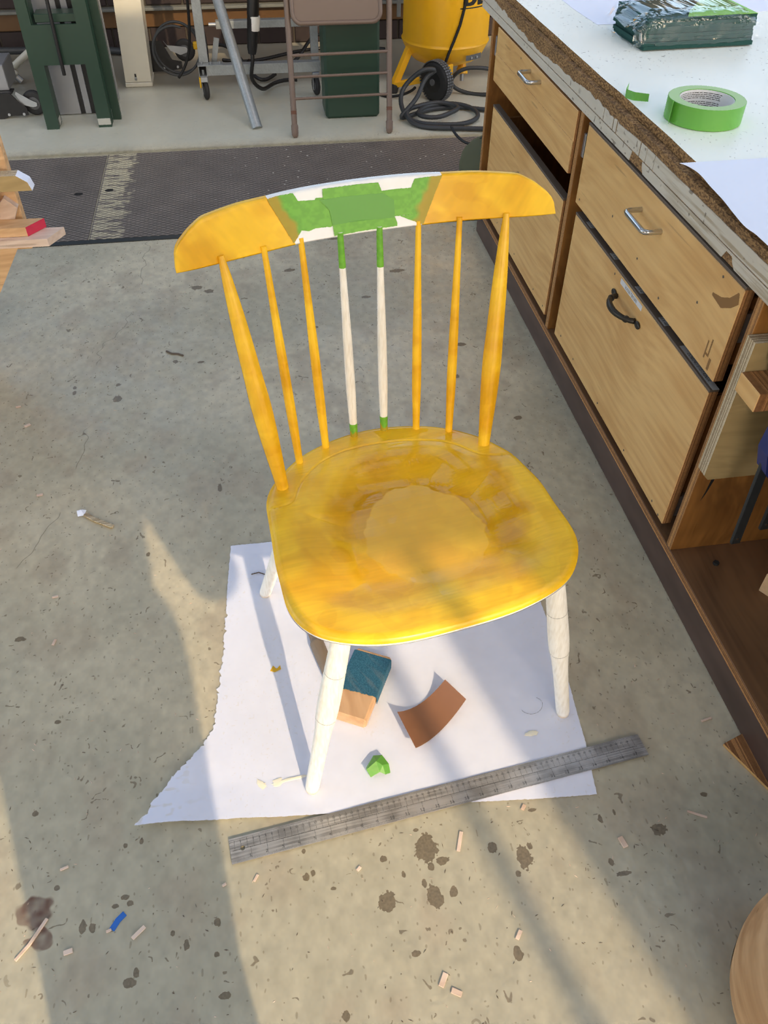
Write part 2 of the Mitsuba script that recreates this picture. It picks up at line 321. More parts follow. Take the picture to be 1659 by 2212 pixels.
def wood(name, light, dark, grain, thin=None, rough=.5, sc=1.0, el=None, ed=None, knots=False):
    """grain: axis along which the grain runs; thin: the axis through a plywood panel, whose edges show the plies"""
    def fn(p, n, uv):
        q = [p.x, p.y, p.z]; s = [95.0 * sc] * 3; s[grain] = 5.0 * sc
        wv = noise(p.x * 6, p.y * 6, p.z * 6)
        f = fbm(q[0] * s[0] + 4 * wv, q[1] * s[1] + 4 * wv, q[2] * s[2] + 4 * wv, 3)
        b = fbm(q[0] * 9 + 2 * wv, q[1] * 5, q[2] * 9, 3)
        c = mix(C3(dark), C3(light), smoothstep(.2, .75, .45 * f + .55 * b))
        s2 = [170.0] * 3; s2[grain] = 14.0
        kn = smoothstep(.86, .92, noise(q[0] * s2[0] * .5, q[1] * s2[1] * .5, q[2] * s2[2] * .5))
        c = mix(c, C3(dark) * .5, .4 * kn)
        if thin is not None:
            nn = [n.x, n.y, n.z][thin]
            l = q[thin] / .0026; t = l - dr.floor(l); r = cell_rand(dr.floor(l), 3.0)
            e = mix(C3(el or light), C3(ed or dark), smoothstep(.25, .75, r) * .8 + .35 * (fbm(q[0] * 200, q[1] * 200, q[2] * 200, 2) - .5))
            e = mix(e, C3(ed or dark) * .5, (1 - smoothstep(.0, .16, dr.minimum(t, 1 - t))) * .7)
            c = mix(c, e, 1 - smoothstep(.55, .7, dr.abs(nn)))
        return c
    pr(name, proc(fn), rough, specular=.35)
BL, BD = srgb(220, 180, 120), srgb(196, 150, 92)
EL, ED = srgb(190, 138, 88), srgb(120, 80, 50)
wood('drawer_wood', BL, BD, 1, 0, .42, el=EL, ed=ED)
wood('panel_wood', srgb(158, 108, 54), srgb(118, 76, 36), 2, 1, .45, el=srgb(186, 138, 84), ed=srgb(112, 74, 44))
wood('base_wood', srgb(132, 97, 66), srgb(98, 71, 49), 1, 2, .55, el=srgb(186, 136, 86), ed=srgb(92, 58, 36))
wood('jig_wood', srgb(176, 152, 106), srgb(154, 130, 86), 0, 1, .5, el=srgb(206, 190, 160), ed=srgb(140, 120, 92))
wood('lumber', srgb(226, 190, 146), srgb(190, 148, 104), 0, None, .6)
wood('pale_lumber', srgb(226, 206, 190), srgb(192, 164, 142), 0, None, .6)
wood('turned_wood', srgb(206, 170, 130), srgb(164, 124, 86), 1, None, .5, sc=.6)
wood('block_wood', srgb(214, 178, 140), srgb(184, 144, 106), 1, None, .55)
pr('dark_edge', srgb(92, 80, 68), .55)
pr('smear_brown', srgb(134, 98, 56), .5)
def plinth_color(p, n, uv): return mix(C3(srgb(60, 45, 40)), C3(srgb(92, 72, 64)), fbm(p.x * 12, p.y * 12, p.z * 30, 4))
pr('plinth_brown', proc(plinth_color), .42)
def chip_color(p, n, uv):
    a = noise(p.x * 330, p.y * 230, p.z * 330); b = noise(p.x * 700, p.y * 500, p.z * 700); d = fbm(p.x * 14, p.y * 14, p.z * 30, 2)
    c = mix(C3(srgb(88, 64, 40)), C3(srgb(160, 126, 84)), smoothstep(.25, .8, .6 * a + .4 * b))
    return c * (.7 + .6 * d)
pbump('chipboard', chip_color, .85, lambda p, n, uv: noise(p.x * 330, p.y * 230, p.z * 330), .0012, 6e-4)
def lam_color(p, n, uv):
    s = fbm(p.y * 9, p.z * 160, 1.0, 3); k = noise(p.y * 120, p.z * 130, 3.0)
    near = 1 - smoothstep(1.1, 1.6, p.y)
    c = mix(C3(srgb(196, 190, 176)), C3(srgb(150, 134, 104)), smoothstep(.45, .75, s) * (.1 + .6 * near))
    return mix(c, C3(srgb(70, 54, 40)), .6 * smoothstep(.84, .9, k) * smoothstep(.5, .7, fbm(p.y * 14, p.z * 20, 8.0, 2)))
pr('old_laminate', proc(lam_color), .5)
def top_color(p, n, uv):
    d = fbm(p.x * 5, p.y * 5, 1.0, 4); s = smoothstep(.90, .93, noise(p.x * 190, p.y * 190, 2.0)) * smoothstep(.45, .6, fbm(p.x * 12, p.y * 12, 6.0, 2))
    up = smoothstep(.5, .8, n.z)
    c = mix(C3(srgb(238, 242, 234)), C3(srgb(248, 249, 240)), d)
    c = mix(c, C3(srgb(120, 116, 108)), .7 * s)
    return mix(chip_color(p, n, uv) * 1.15, c, up)
pr('bench_top', proc(top_color), .38)
def sand_color(p, n, uv): return mix(C3(srgb(22, 70, 96)), C3(srgb(48, 104, 128)), noise(p.x * 900, p.y * 900, p.z * 900)) + C3(srgb(150, 130, 90)) * .16 * smoothstep(.5, .8, fbm((p.x * .87 + p.y * .5) * 90, (p.y * .87 - p.x * .5) * 14, 1.0, 3))
pr('blue_abrasive', proc(sand_color), .7)
pr('brown_abrasive', srgb(142, 100, 74), .5)
pr('green_pad', srgb(26, 66, 62), .95)
pr('lime_print', srgb(128, 190, 50), .4)
scene['clear_film'] = {'type': 'thindielectric', 'int_ior': 1.5}

# ------------------------------------------------------------------ the room
struct('floor', bx(V(-5, -2.4, -.1), V(4.2, 5.1, 0), 0), 'floor_paint')
WALLH = 3.6
def wall_with_holes(lo_hi, holes):
    g = sg.box(lo_hi[0], 0, lo_hi[1], WALLH)
    for h in holes: g = g.difference(sg.box(*h))
    return g
XZ = lambda y: frame(V(0, y, 0), V(1, 0, 0), V(0, 0, 1), V(0, -1, 0))
front_holes = [(-1.5, .55, 1.215, 2.66), (-4.3, .55, -1.8, 2.66), (1.78, .55, 3.9, 2.66)]
struct('wall_front', extr(wall_with_holes((-5, 4.2), front_holes), .2, XZ(-2.2)), 'wall_paint')
for i, (a, b, c, d) in enumerate(front_holes):
    fr = sg.box(a, b, c, d).difference(sg.box(a + .02, b + .04, c - .02, d - .03))
    if i == 0: fr = fr.union(sg.box(1.05, b, 1.07, d)).union(sg.box(-.75, b, -.69, d))
    struct(f'window_{i + 1}', extr(fr, .06, XZ(-2.27)), 'aluminium')
back_holes = [(-4.6, 1.45, -2.5, 3.35), (-2.2, 1.45, -.25, 3.35), (.05, 1.45, 2.0, 3.35), (2.3, 1.45, 3.9, 3.35)]
struct('wall_back', extr(wall_with_holes((-5, 4.2), back_holes), .19, XZ(5.15)), 'mortar')
for i, (a, b, c, d) in enumerate(back_holes):
    fr = sg.box(a, b, c, d).difference(sg.box(a + .04, b + .04, c - .04, d - .04))
    struct(f'window_{i + 4}', extr(fr, .06, XZ(5.08)), 'aluminium')
yz = frame(V(-5, 0, 0), V(0, 1, 0), V(0, 0, 1), V(1, 0, 0))
wl = sg.box(-2.4, 0, 5.15, WALLH).difference(sg.box(.1, .02, 3.7, 3.3))  # unseen door-sized opening, added to throw light on the drawer fronts
struct('wall_left', extr(wl, .15, yz), 'wall_paint')
wr_ = sg.box(-2.4, 0, 5.15, WALLH).difference(sg.box(-1.0, .95, 1.6, 3.4)).difference(sg.box(1.8, .95, 4.6, 3.4))
struct('wall_right', extr(wr_, .15, frame(V(4.05, 0, 0), V(0, 1, 0), V(0, 0, 1), V(1, 0, 0))), 'wall_paint')
roof = sg.box(-5, -2.4, 4.2, 5.15)
for h in [(-3.4, -1.2, -1.2, 2.6), (.55, -.5, 3.6, 2.5), (-1.0, 2.9, 1.25, 4.4)]:
    roof = roof.difference(sg.box(*h))
struct('ceiling', extr(roof, .15, frame(V(0, 0, WALLH), V(1, 0, 0), V(0, 1, 0), V(0, 0, 1))), 'wall_paint')
# facing of the far wall: one course of dark bricks, an ochre board, a ledge, dark brick courses above
def bricks(z0, z1, off, mat):
    x = -2.0 + off
    while x < 2.0:
        k = numbered('wall_back__brick'); scene[k] = ply(bx(V(x + .005, 4.95, z0 + .004), V(x + .186, 4.97, z1 - .004), .003), mat); x += .191
bricks(0.0, .098, -.001, 'brick_dark')
k = numbered('wall_back__board'); scene[k] = ply(bx(V(-3, 4.943, .099), V(3, 4.965, .178), .003), 'ochre_paint')
k = numbered('wall_back__ledge'); scene[k] = ply(bx(V(-3, 4.915, .178), V(3, 4.965, .192), .003), 'ledge_grey')
for i in range(4): bricks(.195 + .1 * i, .295 + .1 * i, .09 * (i % 2), 'brick_dark')
# inlaid steel duct covers
plate_lab = {'wide': 'wide dark textured steel cover plate set in the floor, the plate behind the chair back', 'l': 'dark textured steel cover plate beyond the stacked lumber'}
single('floor_plate', plate_lab['wide'], 'floor plate', bx(V(-.5765, 2.70, -.01), V(3.0, 3.455, .003), .001), 'steel_plate')
single('floor_plate', plate_lab['l'], 'floor plate', bx(V(-3.5, 2.70, -.01), V(-.5800, 3.445, .003), .001), 'steel_plate')
single('plate_frame', 'narrow dark steel frame strip along the near edge of the textured floor plates', 'frame strip', bx(V(-3.5, 2.672, -.01), V(3.0, 2.696, .004), .001), 'clamp_bar')

# ------------------------------------------------------------------ the chair
chair = thing('spindle_chair', 'wooden spindle-back chair half painted yellow, with white legs and green tape on its back', 'chair')
OUT = np.array([(-.204,.291),(-.208,.265),(-.213,.215),(-.2195,.154),(-.2215,.113),(-.222,.074),(-.217,.051),(-.2065,.030),(-.1866,.0088),(-.1566,-.0089),(-.122,-.0217),(-.073,-.0297),(-.007,-.031),(.062,-.0286),(.1246,-.0169),(.1664,.0009),(.1953,.0289),(.2137,.062),(.2199,.0956),(.2197,.149),(.2195,.2058),(.213,.2437),(.2094,.2719),(.1978,.3021),(.1788,.3367),(.1492,.3688),(.1076,.3943),(.062,.4103),(.0056,.4189),(-.0454,.4152),(-.0896,.4033),(-.1355,.3802),(-.1702,.3489),(-.1917,.321)])
OUTS = spline(OUT, 480, True)
GRV = spline([(-.207,.270),(-.185,.269),(-.170,.274),(-.159,.290),(-.147,.312),(-.128,.335),(-.102,.357),(-.066,.372),(-.016,.377),(.032,.372),(.071,.363),(.108,.347),(.129,.329),(.142,.310),(.153,.294),(.169,.282),(.188,.275),(.212,.273)], 160)
_poly = sg.Polygon(OUTS)
_below = sg.Polygon(np.vstack([GRV, [(.3, .273), (.3, -.2), (-.3, -.2), (-.3, .270)]]))
_dish = _poly.buffer(-.030).intersection(_below.buffer(-.012)).buffer(-.02).buffer(.02)
def seat_z(ab):
    pts = shapely.points(ab); ins = shapely.contains(_dish, pts)
    d = np.where(ins, shapely.distance(pts, _dish.exterior), 0)
    s = np.clip(d / .095, 0, 1); z = .3955 - .020 * (s * s * (3 - 2 * s))
    z += .004 * np.clip((.16 - ab[:, 1]) / .18, 0, 1) ** 2
    s2 = np.clip((ab[:, 1] - .24) / .12, 0, 1); z -= .010 * s2
    g = shapely.distance(pts, sg.LineString(GRV)); z -= .0016 * np.exp(-(g / .0014) ** 2)
    lip = np.clip(1 - g / .014, 0, 1) * np.where(shapely.contains(_below, pts), 1, 0); z -= .0005 * lip
    de = shapely.distance(pts, _poly.exterior); z -= .004 * np.clip(1 - de / .010, 0, 1) ** 2
    return z
ctr = V(0, .19); ts = np.r_[0, np.linspace(.03, 1, 150) ** .9]; v, F = [], []; NA = len(OUTS)
for t in ts:
    ab = ctr + (OUTS - ctr) * t; v.append(W(ab[:, 0], ab[:, 1], seat_z(ab)))
nrm = OUTS - ctr; nrm = nrm / np.linalg.norm(nrm, axis=1, keepdims=True); ztop = seat_z(OUTS)
def rim(off, dz): ab = OUTS + nrm * off; return W(ab[:, 0], ab[:, 1], ztop + dz)
for o, dz in ((.0022, -.0025), (.003, -.006)): v.append(rim(o, dz))
def rings(v):
    N = len(v); i = (np.arange(N - 1)[:, None] * NA + np.arange(NA)[None]).ravel(); j = (np.arange(N - 1)[:, None] * NA + (np.arange(NA)[None] + 1) % NA).ravel()
    return trimesh.Trimesh(np.concatenate(v), np.vstack([np.c_[i, i + NA, j + NA], np.c_[i, j + NA, j]]), process=False)
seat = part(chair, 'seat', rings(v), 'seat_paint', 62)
und = [rim(.003, -.006), rim(.0025, -.011), rim(-.004, -.014), rim(-.05, -.030), rim(-.12, -.033)]
um = rings(und); 
part(seat, 'underside', um, 'white_wood', 60, label='unpainted white underside and lower rim')
# legs: swelling turned legs
LEGP = [(0, .0105), (.03, .0118), (.33, .0126), (.46, .0140), (.53, .0162), (.60, .0170), (.78, .0160), (1.0, .0140)]
_lp = PchipInterpolator(*zip(*LEGP))
def leg(foot, top):
    p0, p1 = W(foot[0], foot[1], 0.0015), W(*top)
    lg = part(chair, 'leg', lathe(p0, p1, [(t, float(_lp(t))) for t in np.linspace(0, 1, 60)], 28), 'white_wood', 50, label='white painted leg')
    for t in (.52, .80):
        c = p0 + (p1 - p0) * t; d = (p1 - p0) / np.linalg.norm(p1 - p0)
        part(lg, 'pencil_line', lathe(c - d * .0004, c + d * .0004, [(0, float(_lp(t)) + .00005), (0, float(_lp(t)) + .0002), (1, float(_lp(t)) + .0002), (1, float(_lp(t)) + .00005)], 28), 'pencil_grey')
leg((-.231, .000), (-.163, .018, .372)); leg((.231, -.001), (.160, .018, .372))
leg((-.215, .433), (-.140, .335, .362)); leg((.215, .433), (.140, .335, .362))
# back posts and spindles
POST = PchipInterpolator([0, .08, .2, .32, .415, .53, .73, .89, 1], [.0092, .0104, .0128, .0148, .0154, .0140, .0116, .0080, .0042])
SPIN = PchipInterpolator([0, .1, .3, .5, .7, .9, 1], [.0058, .0064, .0078, .0074, .0060, .0046, .0041])
def turned(name, b0, b1, prof, mat, nf, lab=None):
    p0, p1 = W(*b0), W(*b1)
    return part(chair, name, lathe(p0, p1, [(t, float(prof(t))) for t in np.linspace(0, 1, 48)], nf), mat, 48 if nf < 16 else 40, label=lab), p0, p1
for s in (-1, 1):
    turned('back_post', (s * .173, .312, .374), (s * .210, .4005, .748), POST, 'yellow_paint', 12)
spin = {}
for a0, b0, a1, b1, z1 in ((-.1325, .369, -.147, .4255, .740), (-.081, .393, -.0895, .4445, .735), (-.027, .407, -.030, .448, .733), (.027, .407, .030, .448, .733), (.081, .393, .0895, .4445, .735), (.1325, .369, .147, .4255, .740)):
    wht = abs(a0) < .05
    k, p0, p1 = turned('spindle', (a0, b0, .372), (a1, b1, z1), SPIN, 'white_wood' if wht else 'yellow_paint', 16, 'bare white centre spindle' if wht else None)
    if wht:
        L = np.linalg.norm(p1 - p0)
        for (t0, t1) in (((.030, .105) if a0 < 0 else (.030, .112)), ((.855, .999) if a0 < 0 else (.835, .999))):
            pp = [(t, float(SPIN(t)) + .0004) for t in np.linspace(t0, t1, 10)]
            part(k, 'tape_wrap', lathe(p0, p1, pp, 18), 'green_tape', 40, label='green tape wrapped round the spindle end')
# crest rail
_rb = CubicSpline([-.28,-.272,-.209,-.147,-.089,-.03,0,.03,.089,.147,.209,.272,.28], [.361,.365,.399,.425,.441,.447,.448,.447,.441,.425,.399,.365,.361])
_rt = PchipInterpolator([-.2735,-.2725,-.268,-.256,-.243,-.2231,-.1832,-.12,0,.12,.1832,.2231,.243,.256,.268,.2725,.2735], [.7505,.762,.7755,.7855,.7925,.7985,.7985,.796,.7955,.796,.7985,.7985,.7925,.7845,.7735,.762,.7505])
_rl = CubicSpline([-.2735,-.209,-.147,-.09,-.03,.03,.09,.147,.209,.2735], [.7485,.737,.7306,.7282,.7271,.7272,.7290,.7338,.7405,.7515])
def rail_f(a, z, off=0.0): return W(a, _rb(a) + (z - .73) * .28 - off, z)
N1 = 240; A = np.linspace(-.2735, .2735, N1); vs = []
prof = [(0, 0), (.012, .001), (.5, .001), (.975, .001), (1.0, 0), (1.01, -.003), (1.01, -.009), (1.0, -.0125), (.5, -.0135), (.012, -.0135), (0, -.0125)]
prof = [(0, 0)] + [(h, .0) for h in np.linspace(.03, .96, 16)] + [(.99, -.0010), (1.0, -.003), (1.0, -.009), (.985, -.0115)] + [(h, -.013) for h in np.linspace(.95, .04, 8)] + [(0, -.012)]
for a in A:
    lo, hi = float(_rl(a)), max(float(_rt(a)), float(_rl(a)) + .001)
    vs.append(np.array([rail_f(a, lo + (hi - lo) * h, o) for h, o in prof]))
NP = len(prof); v = np.concatenate(vs); i = (np.arange(N1 - 1)[:, None] * NP + np.arange(NP)[None]).ravel(); j = (np.arange(N1 - 1)[:, None] * NP + (np.arange(NP)[None] + 1) % NP).ravel()
F = np.vstack([np.c_[i, i + NP, j + NP], np.c_[i, j + NP, j]]).tolist()
for e in (0, (N1 - 1) * NP):
    for k in range(1, NP - 1): F.append([e, e + k, e + k + 1] if e == 0 else [e, e + k + 1, e + k])
rail_mesh = trimesh.Trimesh(v, F, process=False); rail_mesh.fix_normals()
rail = part(chair, 'crest_rail', rail_mesh, 'rail_paint', 50)
def tape(poly, off, mat='green_tape', jag=0.0006):
    P = np.array(poly); P = np.vstack([P, P[:1]]); q = []
    for a, b in zip(P[:-1], P[1:]):
        n = max(2, int(np.linalg.norm(b - a) / .002)); q += [a + (b - a) * t for t in np.linspace(0, 1, n, endpoint=False)]
    q = np.array(q) + rng.normal(0, jag * .35, (len(q), 2)); g = sg.Polygon(q).buffer(0)
    m = trimesh.creation.extrude_polygon(g, .0002, engine='earcut') if g.geom_type == 'Polygon' else extr(g, .0002)
    for _ in range(2): m = m.subdivide()
    e = m.edges_unique_length
    m.vertices = rail_f(m.vertices[:, 0], m.vertices[:, 1], off + m.vertices[:, 2]); m.fix_normals()
    part(rail, 'tape_strip', m, mat, 30, label='green masking tape strip')
def dense(poly, n=10): return poly
tape([(-.0935,.7838),(-.062,.7803),(-.0613,.7826),(-.0408,.7809),(-.0352,.7453),(-.0422,.7423),(-.0720,.7446)], .0004)
tape([(.030,.7796),(.0835,.7803),(.0869,.7451),(.0537,.7444),(.030,.7452)], .0004)
tape([(-.1322,.7950),(-.1205,.7958),(-.0933,.7946),(-.0667,.7439),(-.0769,.7424),(-.0872,.7455),(-.0982,.7335),(-.1012,.7320)], .0008)
tape([(.0865,.7918),(.1137,.794),(.1252,.7950),(.0955,.7312),(.0917,.7312),(.0618,.7443),(.0869,.7454),(.0812,.7686),(.0804,.7808)], .0008)
tape([(-.0499,.7927),(.0331,.7913),(.0369,.7797),(.0383,.7668),(.0545,.7671),(.0536,.7433),(.0571,.7356),(.0563,.7315),(-.0391,.7295),(-.0402,.7446),(-.0427,.765),(-.0504,.7816)], .0012)
tape([(-.0565,.7800),(.0383,.7770),(.0540,.7665),(.0536,.7433),(-.0402,.7446),(-.0427,.765)], .0016, 'green_tape_dark')

# ------------------------------------------------------------------ on the floor round the chair
PAPER = [(-.045,1.204),(-.132,1.206),(-.141,1.091),(-.145,1.019),(-.151,.942),(-.161,.85),(-.166,.802),(-.172,.766),(-.188,.739),(-.203,.721),(-.226,.697),(-.252,.667),(-.269,.644),(-.272,.630),(-.282,.619),(-.293,.608),(-.26,.607),(-.202,.603),(-.129,.599),(-.055,.591),(.005,.587),(.117,.579),(.231,.572),(.346,.561),(.453,.553),(.465,.642),(.474,.744),(.480,.858),(.478,1.16)]
q = []
P = np.array(PAPER + PAPER[:1])
for k, (a, b) in enumerate(zip(P[:-1], P[1:])):
    n = max(1, int(np.linalg.norm(b - a) / .004)); tear = .0016 if 3 <= k <= 14 else .0003
    for t in np.arange(n) / n: q.append(a + (b - a) * t + rng.normal(0, tear, 2))
pm = trimesh.creation.extrude_polygon(sg.Polygon(q).buffer(0), .0003, engine='earcut')
# drape on a fine grid so that the sheet can ripple
gx, gy = np.meshgrid(np.arange(-.31, .5, .006), np.arange(.54, 1.22, .006), indexing='ij')
pp = sg.Polygon(q).buffer(0)
cells = []
import itertools
bnd = np.array(pp.exterior.coords)[:-1]; inn = np.c_[gx.ravel(), gy.ravel()]; inn = inn[shapely.contains(pp.buffer(-.0035), shapely.points(inn))]
from scipy.spatial import Delaunay
allp = np.vstack([bnd, inn]); tri = Delaunay(allp).simplices; cen = allp[tri].mean(1); tri = tri[shapely.contains(pp, shapely.points(cen))]
def paper_z(x, y):
    z = .0014 + .0016 * meshkit.noise(np.c_[x * 9, y * 11, x * 0]) + .0008 * meshkit.noise(np.c_[x * 30, y * 24, x * 0 + 3])
    near = np.clip((.66 - y) / .07, 0, 1); z += .009 * near * np.clip((.02 - x) / .25, 0, 1)
    lf = np.clip((-.17 - x) / .05, 0, 1) * np.clip((.77 - y) / .05, 0, 1); z += .006 * lf
    return z
zt = paper_z(allp[:, 0], allp[:, 1])
for fx, fy in (W(-.231, 0, 0)[:2], W(.231, 0, 0)[:2], W(-.215, .433, 0)[:2], W(.215, .433, 0)[:2]):
    d = np.hypot(allp[:, 0] - fx, allp[:, 1] - fy); zt = np.where(d < .05, zt * np.clip(d / .05, .35, 1), zt)
a = tri; s = np.cross(np.c_[allp[a[:, 1]] - allp[a[:, 0]], np.zeros(len(a))], np.c_[allp[a[:, 2]] - allp[a[:, 0]], np.zeros(len(a))])[:, 2]; tri[s < 0] = tri[s < 0][:, ::-1]
top = trimesh.Trimesh(np.c_[allp, zt], tri, process=False); nb = len(bnd)
bot = np.c_[allp, zt - .0003]; side = [[k, nb + 0, 0] for k in ()]
vv = np.vstack([np.c_[allp, zt], bot]); n0 = len(allp); sd = []
for k in range(nb): k2 = (k + 1) % nb; sd += [[k, k2, n0 + k2], [k, n0 + k2, n0 + k]]
single('paper_sheet', 'large white paper sheet with a torn edge lying under the chair legs', 'paper', trimesh.Trimesh(vv, np.vstack([tri, tri[:, ::-1] + n0, sd]), process=False), 'paper', 35)

# steel rule
r0, r1 = V(-.1455, .5475), V(.5625, .627); rd = (r1 - r0) / np.linalg.norm(r1 - r0); rn = V(-rd[1], rd[0]); RL = np.linalg.norm(r1 - r0); RW = .0405
RT = frame(V(*(r0 - rn * RW / 2), .0036), V(*rd, .0), V(*rn, 0), V(0, 0, 1))
rb = sg.box(0, 0, RL, RW).difference(sg.Point(.0195, RW / 2 + .001).buffer(.0038))
ruler = thing('steel_ruler', 'long steel ruler lying across the edge of the white paper', 'ruler')
part(ruler, 'blade', extr(rb, .0012, RT), 'ruler_steel', False)
mk, mf = [], []
def tick(x, y0, y1, w=.00022): (mf if w < .00016 else mk).append(trimesh.creation.box(bounds=[[x - w, y0, .0012], [x + w, y1, .00128]]))
X0R = .0075
for c in range(0, 70):
    if X0R + c * .01 > RL - .006: break
    tick(X0R + c * .01, RW / 2 + .001, RW - .004, .00019)
    if c > 3:
        for m_ in range(1, 10): tick(X0R + c * .01 + m_ * .001, RW - (.006 if m_ == 5 else .004), RW - .0005, .00007)
for c in range(1, 28): tick(X0R - .001 + c * .0254, .0025, RW / 2, .00019)
for c in range(0, 27):
    for m_ in range(1, 16):
        fine = c < 4
        tick(X0R - .001 + (c + m_ / 16) * .0254, .0006, .0035 + (.003 if m_ == 8 else .0012 if m_ % 4 == 0 else 0), .00009)
        if fine: tick(X0R - .001 + (c + m_ / 16 + 1 / 32) * .0254, .0006, .0028, .00007)
mk.append(trimesh.creation.box(bounds=[[.0035, RW / 2 - .0003, .0012], [.0155, RW / 2 + .0003, .00128]])); mk.append(trimesh.creation.box(bounds=[[.0240, RW / 2 - .0003, .0012], [RL - .012, RW / 2 + .0003, .00128]]))
m = cat(mk); m.apply_transform(RT); part(ruler, 'graduation_marks', m, 'ink', kind='stuff'); m = cat(mf); m.apply_transform(RT); part(ruler, 'fine_graduations', m, 'hub_grey', kind='stuff')
nm = []
for c in range(1, 69):
    if c == 2: continue
    t = meshkit.text_mesh(str(c), .0030, .00008); t.apply_translation([X0R + c * .01 - t.bounds[:, 0].mean() - .0002, RW - .0098, .0012]); nm.append(t)
for c in range(1, 28):
    t = meshkit.text_mesh(str(c), .0046, .00008); t.apply_translation([X0R + c * .0254 - .0030 - t.bounds[:, 0].mean(), .0052, .0012]); nm.append(t)
m = cat(nm); m.apply_transform(RT); part(ruler, 'numerals', m, 'ink')

# sanding block
ba = V(.063, .12) / np.hypot(.063, .12); bn_ = V(-ba[1], ba[0]); near = V(.0615, .743)
blk = thing('sanding_block', 'wooden sanding block wrapped in blue sandpaper on the white paper', 'sanding block')
e3 = lambda v2, s: V(v2[0] * s, v2[1] * s, 0)
c0 = near + ba * .072
part(blk, 'wood_body', obox(V(*c0, .0168), e3(ba, .072), e3(bn_, .0345), V(0, 0, .0125), .004), 'block_wood')
# sandpaper sleeve: a C-shaped shell round the top and both sides with a ragged near edge
def sleeve(U, T_):
    # T_: across; U: along
    s = np.interp(T_, [0, .18, .2, .22, .78, .8, .82, 1], [-.0365, -.0365, -.0358, -.033, .033, .0358, .0365, .0365]); z = np.interp(T_, [0, .18, .2, .22, .78, .8, .82, 1], [.0055, .0272, .0299, .0309, .0309, .0299, .0272, .0055])
    ln = .046 + .0025 * meshkit.noise(np.c_[T_ * 40, T_ * 0, T_ * 0]) + .006 * T_; al = ln + (.136 - ln) * U
    xy = near + al[:, None] * ba - s[:, None] * bn_
    return np.c_[xy, z]
part(blk, 'sandpaper', grid(sleeve, 12, 90), 'blue_abrasive', 40, label='blue sandpaper wrapped round the block')
# curled sheet of brown sandpaper
Cn = np.array([(.153, .756), (.252, .81), (.281, .763), (.173, .681)])
def curl(U, Wv):
    a = Cn[0] + (Cn[1] - Cn[0]) * U[:, None]; b = Cn[3] + (Cn[2] - Cn[3]) * U[:, None]
    z = .0045 + .10 * (U - .5) ** 2; p = (a + (b - a) * Wv[:, None]) * (1 - .0295 / 1.26)
    return np.c_[p, z]
single('sandpaper_sheet', 'curled rectangle of brown sandpaper on the white paper', 'sandpaper', cat([grid(curl, 30, 8)]), 'brown_abrasive', True)
# crumpled ball of green tape
cv = np.array([(.083,.655,.004),(.098,.672,.010),(.112,.668,.015),(.121,.652,.012),(.122,.640,.003),(.104,.640,.011),(.088,.636,.005),(.082,.645,.016),(.100,.655,.021),(.110,.648,.018),(.113,.637,.006)])
cf = [[0, 7, 1], [7, 8, 1], [1, 8, 2], [8, 9, 2], [2, 9, 3], [3, 9, 10], [3, 10, 4], [9, 5, 10], [8, 5, 9], [7, 6, 5], [7, 5, 8], [0, 6, 7]]
single('tape_ball', 'crumpled scrap of green masking tape on the white paper', 'tape', trimesh.Trimesh(cv + V(0, 0, .002), cf, process=False), 'green_tape_dark')
# handle lying behind the near leg
h0, h1 = V(.010, .985, .012), V(.052, .800, .013)
single('tool_handle', 'brown turned tool handle lying on the paper behind the near chair leg', 'handle', lathe(h0, h1, [(0, .007), (.1, .0085), (.30, .0095), (.335, .0105), (.355, .0128), (.38, .0136), (.5, .0134), (.9, .0115), (1.0, .009)], 20), 'handle_brown', 40)
# floor litter, each a thing of its own
def sliver(name, label, cat_, pts, w, h, mat, group=None, z0=.0005):
    P = np.array(pts, float); s = []
    for a, b in zip(P[:-1], P[1:]):
        d = b - a; L = np.linalg.norm(d); d = d / L; n = V(-d[1], d[0]); c = (a + b) / 2
        s.append(obox(V(*c, z0 + h / 2), e3(d, L / 2 + w * .2), e3(n, w / 2), V(0, 0, h / 2), min(w, h) * .25))
    single(name, label, cat_, cat(s), mat, group=group)
sliver('broken_stick', 'flat broken stick with a torn white end on the concrete floor', 'stick', [(-.447, 1.347), (-.426, 1.327), (-.386, 1.300)], .011, .006, 'jig_wood')
single('paper_scrap', 'scrap of crumpled white paper at the end of the broken stick', 'paper', trimesh.Trimesh(V(-.455, 1.352, 0) + np.array([(-.009, -.008, .002), (.006, -.009, .005), (.010, .004, .008), (-.001, .012, .004), (-.011, .004, .009), (0, 0, .014)]), [[0, 1, 5], [1, 2, 5], [2, 3, 5], [3, 4, 5], [4, 0, 5]]), 'plain_paper')
sliver('tape_scrap', 'small blue scrap of tape on the concrete floor', 'tape', [(-.303, .480), (-.311, .473), (-.318, .462)], .009, .0006, 'blue_tape')
sliver('wood_splinter', 'long pale splinter lying on a brown floor stain', 'splinter', [(-.450, .440), (-.434, .458), (-.414, .490)], .005, .003, 'pale_lumber')
sliver('twig', 'thin dark twig on the white paper beside the rear chair leg', 'twig', [(-.091, 1.116), (-.076, 1.119), (-.061, 1.110)], .002, .002, 'dark_edge', z0=.004)
sliver('dark_shaving', 'thin dark curled shaving on the floor beyond the broken stick', 'shaving', [(-.294, 1.980), (-.280, 1.966), (-.262, 1.962), (-.248, 1.952)], .005, .004, 'dark_edge')
hr = spline([(.373,.724,.004),(.386,.714,.004),(.405,.718,.004),(.414,.734,.004),(.406,.745,.004)], 24)
single('hair', 'fine curved hair on the white paper beside the far front leg', 'hair', tube(hr, .00024, 5), 'hub_grey')
